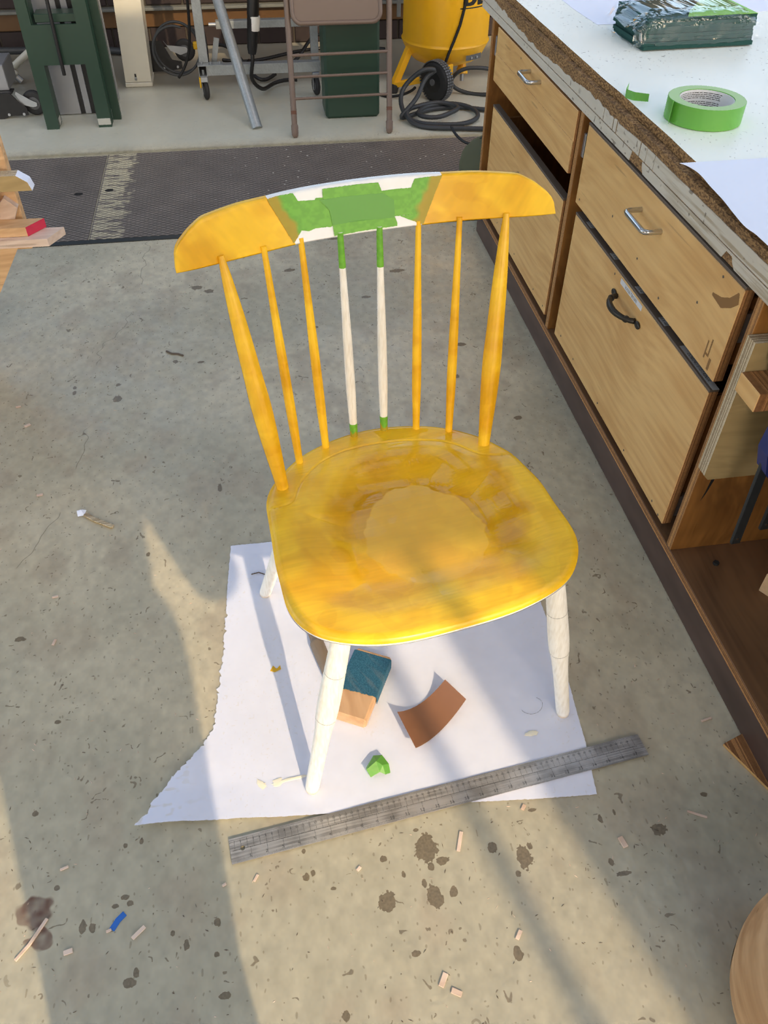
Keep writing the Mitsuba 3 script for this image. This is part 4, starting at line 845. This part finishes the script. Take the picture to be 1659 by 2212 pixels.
single('black_cord', 'black stiff cord hanging in front of the green machine stand', 'cord', tube([(-.722, 3.765, .9), (-.726, 3.76, .48), (-.728, 3.758, .34), (-.729, 3.757, .215)], .0072, 10), 'black_plastic', True)
# grey machine with a caster, far left
gc = thing('mobile_base', 'black steel mobile base with a grey caster at the far end of the machines', 'mobile base')
part(gc, 'plate', extr(sg.Polygon([(-1.4, .0), (-1.4, .102), (-1.008, .102), (-.985, .072), (-.955, .04), (-.955, .012), (-1.03, .012), (-1.06, .0)]), .006, XZf(3.94)), 'black_plastic')
part(gc, 'plate', bx(V(-1.4, 3.94, .098), V(-1.0, 4.0, .104), .001), 'black_plastic'); part(gc, 'column', bx(V(-1.35, 3.97, .104), V(-1.013, 4.15, .205), .003), 'aluminium')
w_ = wheel(gc, V(-.925, 3.97, .052), V(.1, 1, 0), .050, .026)
part(gc, 'fork', extr(sg.Polygon([(-.99, .095), (-.985, .105), (-.93, .068), (-.91, .058), (-.912, .044), (-.93, .040), (-.975, .052)]), .003, XZf(3.948)), 'zinc', label='bright steel caster fork')
for x in (-1.035, -.972): part(gc, 'bolt', cyl(V(x, 3.93, .018), V(x, 3.936, .018), .006, 8), 'zinc')
# beige plug on the end of a conduit
pf = thing('conduit_elbow', 'beige plastic elbow fitting with a short conduit on the floor by the wall', 'fitting')
part(pf, 'body', obox(V(-1.105, 4.42, .052), V(.024, 0, .022), V(-.020, 0, .024), V(0, .022, 0), .006), 'beige_enamel'); part(pf, 'conduit', cyl(V(-1.078, 4.42, .076), V(-.97, 4.42, .150), .016, 16), 'beige_enamel', 30)
part(pf, 'clamp_screw', cyl(V(-1.085, 4.42, .04), V(-1.060, 4.42, .012), .014, 10), 'zinc', 30)
single('floor_cable', 'thick dark cable lying along the wall foot behind the green stand', 'cable', tube(spline([(-1.6, 4.80, .07), (-1.25, 4.78, .055), (-1.05, 4.80, .045), (-.8, 4.84, .03), (-.6, 4.82, .02)], 30), .017, 10), 'hose_rubber', True)
# beige pedestal
bc = thing('beige_pedestal', 'beige enamel machine pedestal between the green stand and the cable coil', 'pedestal')
def taper(z0, z1, X0a, X1a, X0b, X1b, y0, y1, b=0):
    return hull([(X0a, y0, z0), (X1a, y0, z0), (X0a, y1, z0), (X1a, y1, z0), (X0b, y0, z1), (X1b, y0, z1), (X0b, y1, z1), (X1b, y1, z1)])
part(bc, 'column', hull(np.vstack([taper(.022, .9, -.5635, -.4435, -.520, -.402, 4.301, 4.46).vertices])), 'beige_enamel'); part(bc, 'edge_trim', taper(.022, .9, -.4575, -.4425, -.416, -.401, 4.2995, 4.303), 'beige_enamel')
part(bc, 'foot', bx(V(-.566, 4.298, .0), V(-.440, 4.46, .02), .003), 'beige_enamel'); part(bc, 'bolt', cyl(V(-.512, 4.292, .036), V(-.512, 4.300, .040), .006, 10), 'zinc'); part(bc, 'slot', bx(V(-.516, 4.2985, .038), V(-.508, 4.302, .058), .001), 'black_plastic')
# dark caster base behind
db = thing('mobile_base', 'black mobile base with a caster in the shadow behind the cable coil', 'mobile base')
part(db, 'plate', extr(sg.Polygon([(-.46, 0.01), (-.46, .145), (-.385, .145), (-.345, .06), (-.30, .05), (-.30, .02), (-.38, .01)]), .006, XZf(4.5)), 'black_plastic')
wheel(db, V(-.278, 4.52, .095), V(.15, 1, 0), .050, .026); part(db, 'fork', extr(sg.Polygon([(-.375, .145), (-.36, .125), (-.27, .115), (-.255, .095), (-.30, .080), (-.345, .10)]), .003, XZf(4.498)), 'zinc', label='bright steel caster fork')
part(db, 'pedal', bx(V(-.235, 4.50, .10), V(-.21, 4.53, .13), .004), 'caster_yellow', label='yellow pedal')
for x in (-.385, -.322): part(db, 'bolt', cyl(V(x, 4.485, .03), V(x, 4.494, .03), .006, 8), 'zinc')
# coil of black cable
th = np.linspace(0, 4 * math.pi * .98, 120); cx0, cz0 = -.305, .155
single('cable_coil', 'loose hanging loop of black cable beside the beige pedestal', 'cable', tube(np.c_[cx0 + .105 * np.cos(th + 1.2) + .006 * th / 6, 4.27 + .006 * th, cz0 + .108 * np.sin(th + 1.2) - .004 * np.cos(th * .5)], .0058, 8), 'hose_rubber', True)
for i, P in enumerate((((-.20, 4.2, .75), (-.215, 4.2, .40), (-.225, 4.22, .26), (-.255, 4.25, .13), (-.31, 4.26, .045)), ((-.175, 4.25, .75), (-.19, 4.25, .36), (-.165, 4.24, .24), (-.16, 4.2, .15), (-.165, 4.17, .09)))):
    single('hanging_cable', ('black cable hanging down into the coil beside the beige pedestal', 'second black cable hanging just behind the wheeled frame post')[i], 'cable', tube(spline(P, 30), .0062, 8), 'black_plastic', True)
# galvanised frame on casters
wf = thing('rolling_rack', 'galvanised steel frame on small casters behind the leaning pipe', 'frame')
def tubeX(x0, x1, y, z0, z1, d=.04):
    t = .0025
    return cat([bx(V(x0, y, z0), V(x1, y + t, z1), .0005), bx(V(x0, y + d - t, z0), V(x1, y + d, z1), .0005), bx(V(x0, y, z0), V(x1, y + d, z0 + t), .0005), bx(V(x0, y, z1 - t), V(x1, y + d, z1), .0005)])
part(wf, 'front_rail', tubeX(-.168, .35, 4.065, .104, .146), 'galvanised')
part(wf, 'rail_end', cat([bx(V(-.2025, 4.055, .104), V(-.2, 4.35, .148), .0005), bx(V(-.168, 4.055, .104), V(-.1655, 4.35, .148), .0005), bx(V(-.2025, 4.055, .1455), V(-.1655, 4.35, .148), .0005), bx(V(-.2025, 4.055, .104), V(-.1655, 4.35, .1065), .0005)]), 'galvanised'); part(wf, 'bolt', cyl(V(-.184, 4.075, .108), V(-.184, 4.075, .128), .006, 8), 'zinc')
part(wf, 'bracket', bx(V(-.205, 4.05, .148), V(-.09, 4.10, .1515), .0005), 'galvanised')
for x in (-.185, -.145, -.105): part(wf, 'bolt', cyl(V(x, 4.07, .1515), V(x, 4.07, .161), .005, 8), 'zinc')
part(wf, 'post', bx(V(-.196, 4.09, .152), V(-.156, 4.13, .9), .001), 'galvanised'); part(wf, 'post', bx(V(.312, 4.09, .147), V(.346, 4.13, .9), .001), 'galvanised')
part(wf, 'brace', obox(V(-.120, 4.15, .185), V(.012, 0, .05), V(0, .004, 0), V(.012, 0, -.003), .0005), 'galvanised')
part(wf, 'rear_rail', bx(V(-.115, 4.58, .166), V(.40, 4.62, .200), .001), 'galvanised'); part(wf, 'rear_stub', cyl(V(-.15, 4.59, .185), V(-.115, 4.59, .185), .009, 12), 'zinc')
for x in (-.183, .327):
    ck = part(wf, 'caster_fork', cat([bx(V(x - .016, 4.06, .078), V(x + .016, 4.10, .102), .002), obox(V(x - .013, 4.085, .055), V(.0012, 0, 0), V(0, .014, 0), V(0, 0, .032), .0004), obox(V(x + .013, 4.085, .055), V(.0012, 0, 0), V(0, .014, 0), V(0, 0, .032), .0004)]), 'zinc')
    wheel(ck, V(x, 4.085, .0415), V(1, .25, 0), .0415, .020, name='caster_wheel')
part(wf, 'brake_tab', bx(V(-.206, 4.06, .055), V(-.199, 4.09, .098), .002), 'caster_yellow', label='yellow brake tab')
# leaning pipe
single('leaning_pipe', 'galvanised steel pipe leaning in front of the wheeled frame', 'pipe', tube([(.0315, 3.677, .0), (-.0795, 4.0, .414), (-.160, 4.235, .715)], .0225, 24), 'galvanised', 30)
# inline connector on a black cord
ic = thing('cord_connector', 'large black cord connector with a white band hanging behind the leaning pipe', 'connector')
part(ic, 'housing', lathe(V(.075, 4.0, .46), V(.043, 4.0, .205), [(0, .020), (.04, .025), (.40, .0255), (.43, .024), (.62, .024), (.66, .0235), (.90, .022), (1, .017)], 20), 'black_plastic', 30)
part(ic, 'band', lathe(V(.0665, 4.0, .352), V(.060, 4.0, .297), [(0, .0258), (.05, .0264), (.95, .0255), (1, .025)], 20), 'white_plastic', 30, label='white band')
part(ic, 'cord', tube(spline([(.043, 4.0, .21), (.037, 4.0, .15), (.032, 4.02, .10), (.06, 4.06, .05), (.10, 4.15, .02), (.25, 4.25, .02)], 30), .0085, 10), 'black_plastic', True)
for i, (P, lab) in enumerate(((((-.12, 4.45, .13), (-.05, 4.40, .12), (.02, 4.35, .05), (.06, 4.3, .02), (.15, 4.35, .02)), 'black cable sloping to the floor behind the leaning pipe'), (((.03, 4.55, .03), (.13, 4.45, .02), (.25, 4.5, .03), (.33, 4.6, .08), (.42, 4.7, .1)), 'black cable curving on the floor under the wheeled frame'), (((-.10, 4.5, .05), (.1, 4.6, .02), (.3, 4.72, .02), (.6, 4.75, .02), (.75, 4.7, .02)), 'black cable lying along the wall behind the green pedestal'))):
    single('floor_cable', lab, 'cable', tube(spline(P, 30), .0085, 8), 'black_plastic', True)
# brown folding chair
fc = thing('folding_chair', 'brown steel folding chair standing folded against the green pedestal', 'chair')
ftop = 1.5; fl = lambda t: V(.186 + .0195 * t, 3.546 + .38 * t, t); frr = lambda t: V(.589 + .045 * t, 3.546 + .38 * t, t)
for f_ in (fl, frr):
    lg = part(fc, 'leg', tube([f_(t) for t in (.03, .25, .5, .8)], .0118, 16), 'brown_enamel', True)
    part(lg, 'foot_cap', lathe(f_(.0), f_(.048), [(0, .006), (.15, .013), (.4, .0148), (.9, .0148), (1, .0125)], 18), 'brown_enamel', 35)
    part(lg, 'rust_band', lathe(f_(.083), f_(.096), [(0, .0119), (.1, .0123), (.4, .0119), (.6, .0119), (.9, .0123), (1, .0119)], 16), 'rust', 35)
for z, r in ((.285, .0062), (.212, .0055), (.138, .0055)): part(fc, 'stretcher', tube([fl(z) + V(0, -.004, 0), frr(z + .004) + V(0, -.004, 0)], r, 12), 'brown_enamel', True)
sp_ = sg.box(.214, .392, .570, .86).buffer(-.035).buffer(.035); sT = lambda o: frame(V(0, 3.546 + .38 * .392 + o, .392) - V(0, .38 * .392, .392), V(1, 0, 0), V(.0, .38, 1.0) , V(0, -1, .38))
seatp = extr(sp_, .006, sT(-.012)); part(fc, 'seat_pan', seatp, 'brown_enamel')
rimc = np.array(sp_.exterior.coords)[:-1]; rim3 = np.array([V(x, 3.546 + .38 * z - .017, z) for x, z in rimc]); rim3 = rim3[np.r_[True, np.linalg.norm(np.diff(rim3, axis=0), axis=1) > 1e-5]]
part(fc, 'pan_rim', tube(rim3, .009, 10, closed=True), 'brown_enamel', True)
# green pedestal
single('green_pedestal', 'dark green rectangular steel pedestal behind the folding chair', 'pedestal', cat([bx(V(.338, 3.748, .0), V(.577, 3.92, .55), .012)]), 'machine_green', 40)
single('hanging_bracket', 'grey steel bracket hanging beside the yellow tank', 'bracket', cat([bx(V(.795, 4.60, .19), V(.815, 4.61, .6), .001), bx(V(.785, 4.60, .28), V(.795, 4.63, .6), .001)]), 'galvanised')
# yellow compressor
tk = thing('air_compressor', 'yellow upright air compressor tank on wheels beyond the bench', 'compressor')
TC, TR = V(.952, 4.165), .2
part(tk, 'tank', lathe(V(*TC, .095), V(*TC, 1.2), [(0, .05), (.008, .10), (.025, .150), (.05, .180), (.075, .194), (.085, TR), (.097, .2065), (.109, TR), (1, TR)], 72), 'tank_yellow', 35)
part(tk, 'cord', tube([V(TC[0] + (TR + .005) * math.sin(a), TC[1] - (TR + .005) * math.cos(a), z) for a, z in ((.33, .55), (.22, .42), (.16, .36), (.09, .30), (-.03, .235), (-.12, .19), (-.22, .13))], .0065, 10), 'black_plastic', True)
def wrap(m, a0, z0, off):
    v_ = m.vertices.copy(); a = a0 + v_[:, 0] / TR; r = TR + off + v_[:, 2]
    m.vertices = np.c_[TC[0] + r * np.sin(a), TC[1] - r * np.cos(a), z0 + v_[:, 1]]; return m
part(tk, 'lettering', cat([wrap(meshkit.text_mesh('DEWALT', .075, .0008, bold=True), .10 + o_, .372, .0004 + i_ * .0001) for i_, o_ in enumerate((0, .02, .04))]), 'ink')
ln_ = trimesh.creation.box(bounds=[[0, 0, 0], [.24, .004, .0008]]); ln_ = ln_.subdivide().subdivide().subdivide().subdivide(); part(tk, 'underline', wrap(ln_, .08, .359, .0004), 'ink')
pl_ = trimesh.creation.box(bounds=[[0, 0, 0], [.095, .022, .0012]]); pl_ = pl_.subdivide().subdivide().subdivide(); part(tk, 'rating_plate', wrap(pl_, .30, .150, .0005), 'hub_grey', label='small grey rating plate')
for a in (.44, .60): part(tk, 'plate_bolt', cyl(V(TC[0] + (TR + .001) * math.sin(a), TC[1] - (TR + .001) * math.cos(a), .161), V(TC[0] + (TR + .008) * math.sin(a), TC[1] - (TR + .008) * math.cos(a), .161), .005, 8), 'zinc')
part(tk, 'strut', obox(V(.735, 4.09, .105), V(.040, .02, .075), V(.006, -.012, 0), V(-.012, 0, .006), .002), 'tank_yellow'); part(tk, 'strut', obox(V(.79, 4.04, .055), V(.095, -.03, .022), V(.004, .014, 0), V(-.003, 0, .011), .002), 'tank_yellow')
part(tk, 'rubber_foot', cyl(V(.69, 4.065, 0), V(.70, 4.07, .034), .021, 16, .003), 'rubber', 30)
wk = wheel(tk, V(.868, 3.925, .0855), V(-.80, -.60, 0), .085, .048, hub='black_plastic')
part(wk, 'axle_cap', cyl(V(.868, 3.925, .0855) + V(-.8, -.6, 0) * .02, V(.868, 3.925, .0855) + V(-.8, -.6, 0) * .032, .014, 14), 'hub_grey', 30)
tread = []
axw = V(-.8, -.6, 0); uu, ww = V(.6, -.8, 0), V(0, 0, 1)
for i in range(44):
    t = i / 44 * 2 * math.pi; rad = uu * math.cos(t) + ww * math.sin(t); tg = -uu * math.sin(t) + ww * math.cos(t)
    for o in (-.014, 0, .014): tread.append(obox(V(.868, 3.925, .0855) + rad * .0855 + axw * o, axw * .0055, tg * .0042, rad * .002, .0005))
part(wk, 'tread', cat(tread), 'hub_grey', kind='stuff')
part(tk, 'axle_bracket', obox(V(.935, 3.965, .085), V(.004, -.005, 0), V(.016, .012, 0), V(0, 0, .055), .002), 'tank_yellow')
part(tk, 'drain_valve', cat([cyl(V(1.03, 4.12, .10), V(1.03, 4.11, .07), .020, 16), cyl(V(1.03, 4.11, .085), V(1.03, 4.10, .06), .026, 16)]), 'tank_yellow', 30); part(tk, 'drain_cock', cyl(V(1.03, 4.105, .062), V(1.03, 4.10, .03), .009, 12), 'zinc', 30)
# hose heaped in front of the compressor
HP = [(1.20,3.72,.012),(1.059,3.745,.012),(.95,3.79,.012),(.80,3.77,.014),(.70,3.70,.014),(.665,3.685,.016),(.70,3.70,.05),(.76,3.76,.10),(.815,3.80,.155),(.83,3.80,.165),(.80,3.79,.175),(.745,3.80,.15),(.69,3.79,.10),(.672,3.73,.05),(.70,3.655,.016),(.80,3.585,.014),(.92,3.58,.014),(1.00,3.65,.014),(1.01,3.72,.016),(.96,3.79,.022),(.86,3.80,.026),(.77,3.75,.026),(.745,3.67,.026),(.80,3.63,.028),(.89,3.68,.03),(.93,3.74,.03),(.88,3.79,.034),(.76,3.76,.036),(.69,3.69,.034),(.70,3.62,.016),(.80,3.55,.012),(.90,3.53,.012),(1.0,3.51,.012),(1.12,3.48,.012)]
single('air_hose', 'black rubber hose heaped in loops on the floor in front of the compressor wheel', 'hose', tube(spline(HP, 260), .0098, 12), 'hose_rubber', True)
HP2 = [(1.20, 3.98, .011), (1.10, 4.02, .011), (1.0, 4.08, .011), (.955, 4.17, .03), (.965, 4.22, .07), (1.05, 4.02, .15), (1.15, 3.98, .13), (1.25, 4.0, .08)]
single('short_hose', 'short loop of black hose under the yellow tank beside the bench', 'hose', tube(spline([(1.25,3.93,.011),(1.12,3.95,.011),(1.02,4.0,.011),(.965,4.0,.04),(.955,3.97,.085),(.99,3.95,.12),(1.06,3.94,.13),(1.14,3.95,.115),(1.2,3.97,.08)], 60), .0085, 10), 'hose_rubber', True)
single('tank_cord', 'black cord lying on the floor from the compressor foot towards the pedestal', 'cord', tube(spline([(.50, 4.2, .008), (.60, 4.08, .008), (.66, 3.99, .008), (.72, 3.97, .02), (.77, 3.93, .06)], 24), .006, 8), 'black_plastic', True)
# olive bag behind the bench
bag = thing('olive_bag', 'olive green cloth bag with a dark strap poking out behind the bench cabinet', 'bag')
def blobmesh(c, r, seed, amp=.06):
    s_ = trimesh.creation.icosphere(4, 1.0); k_ = 1 + amp * (meshkit.fbm(s_.vertices * 2.2 + seed, 3, seed) - .5) * 2
    s_.vertices = s_.vertices * k_[:, None] * r + c; s_.vertices[:, 2] = np.maximum(s_.vertices[:, 2], .004); return s_
part(bag, 'body', blobmesh(V(.86, 2.90, .095), V(.115, .13, .105), 3), 'olive_cloth', True); part(bag, 'flap', blobmesh(V(.895, 2.885, .125), V(.112, .115, .085), 5), 'olive_cloth', True)
part(bag, 'strap', tube(spline([(.74, 3.05, .19), (.765, 2.98, .165), (.80, 2.93, .17), (.84, 2.90, .215), (.90, 2.90, .225)], 20), .005, 8), 'black_plastic', True); part(bag, 'stitching', cat([tube([(.795, 2.775, .16), (.80, 2.772, .135), (.812, 2.768, .11)], .003, 6)]), 'orange_thread', True)

# ------------------------------------------------------------------ the photographer, who stands behind the camera and shades the floor
import manifold3d as m3
def ball(c, r): 
    b_ = m3.Manifold.sphere(r, 20); return b_.translate(list(map(float, c)))
def limbs(chains):
    out = m3.Manifold()
    for ch in chains:
        for (c0_, r0_), (c1_, r1_) in zip(ch[:-1], ch[1:]): out = out + m3.Manifold.batch_hull([ball(c0_, r0_), ball(c1_, r1_)])
    m_ = out.refine_to_length(.022).to_mesh(); t_ = trimesh.Trimesh(m_.vert_properties[:, :3], m_.tri_verts, process=True)
    trimesh.smoothing.filter_taubin(t_, iterations=12); return t_
pr('skin', srgb(205, 160, 135), .5); pr('navy_cloth', srgb(46, 52, 70), .85); pr('denim', srgb(62, 74, 98), .85); pr('brown_hair', srgb(62, 46, 34), .6)
pn = thing('person', 'standing person in a navy shirt and jeans bending the elbows to hold a phone', 'person')
pel, chest, neck, hd_ = V(-.04, -.34, .94), V(-.02, -.33, 1.30), V(-.01, -.30, 1.50), V(-.005, -.265, 1.64)
arms, hands = [], []
for s_ in (-1, 1):
    sh, el, wr = V(-.01 + s_ * .185, -.325, 1.405), V(-.015 + s_ * .225, -.20, .965), V(s_ * .075, -.075, 1.185)
    arms.append(((sh, .050), (el, .040), (wr, .027)))
    pal = wr + V(-s_ * .020, .025, .028); hands.append(((wr, .027), (pal, .028)))
    for q_ in range(4):
        b_ = pal + V(-s_ * .004, .012, .006 + .017 * (q_ - 1.2)); t_ = b_ + V(-s_ * .030, .012, .004); e_ = t_ + V(-s_ * .018, -.012, .002 - .001 * q_); hands.append(((b_, .0095), (t_, .0085), (e_, .0075)))
    hands.append(((pal + V(0, -.01, .0), .011), (pal + V(-s_ * .012, -.022, .028), .0095), (pal + V(-s_ * .024, -.020, .044), .008)))
legs_ = [((V(-.04 + s_ * .085, -.34, .90), .088), (V(-.065 + s_ * .058, -.32, .50), .062), (V(-.068 + s_ * .06, -.34, .10), .046), (V(-.05 + s_ * .075, -.28, .045), .036), (V(-.05 + s_ * .085, -.16, .035), .033)) for s_ in (-1, 1)]
torso = [((pel + V(-.07, 0, 0), .105), (pel + V(.07, 0, 0), .105)), ((pel, .125), (chest, .13)), ((chest + V(-.10, 0, .05), .085), (chest + V(.10, 0, .05), .085)), ((pel + V(-.05, 0, .08), .10), (chest + V(-.09, 0, 0), .09)), ((pel + V(.05, 0, .08), .10), (chest + V(.09, 0, 0), .09)), ((chest + V(0, 0, .1), .07), (neck, .055)), ((neck, .055), (hd_ + V(0, 0, -.05), .06))]
head_ = [((hd_ + V(0, -.015, .03), .088), (hd_ + V(0, .02, -.05), .062)), ((hd_ + V(0, .075, .0), .016), (hd_ + V(0, .088, -.025), .014)), ((hd_ + V(-.082, -.005, -.02), .014), (hd_ + V(-.084, -.005, .012), .016)), ((hd_ + V(.082, -.005, -.02), .014), (hd_ + V(.084, -.005, .012), .016))]
body_ = part(pn, 'body', limbs(torso + arms + hands + legs_ + head_), 'skin', True)
part(pn, 'shirt', limbs([[(c_, r_ + .012) for c_, r_ in ch] for ch in torso[:5]] + [[(a_[0][0], .066), (a_[1][0], .054), (a_[1][0] * .35 + a_[2][0] * .65, .044)] for a_ in arms] + [((a_[0][0], .066), (chest + V(0, 0, .05), .09)) for a_ in arms]), 'navy_cloth', True)
part(pn, 'trousers', limbs([[(l_[0][0], .100), (l_[1][0], .074), (l_[2][0], .070)] for l_ in legs_] + [((pel + V(-.07, 0, -.02), .112), (pel + V(.07, 0, -.02), .112))]), 'denim', True)
for l_ in legs_: part(pn, 'shoe', limbs([((l_[2][0] * V(1, 1, 0) + V(0, -.02, .045), .042), (l_[3][0] * V(1, 1, 0) + V(0, 0, .048), .044), (l_[4][0] * V(1, 1, 0) + V(0, .01, .040), .038))]), 'black_plastic', True)
part(pn, 'hair', limbs([((hd_ + V(0, -.028, .045), .090), (hd_ + V(0, -.045, -.01), .080))]), 'brown_hair', True)
fw, upv, rt = CM[:, 2], -CM[:, 1], CM[:, 0]
single('phone', 'black mobile phone held in the two hands of the standing person', 'phone', obox(V(0, 0, CAMH) - fw * .020 - upv * .052 + rt * .022, rt * .036, upv * .073, fw * .004, .003), 'black_plastic')
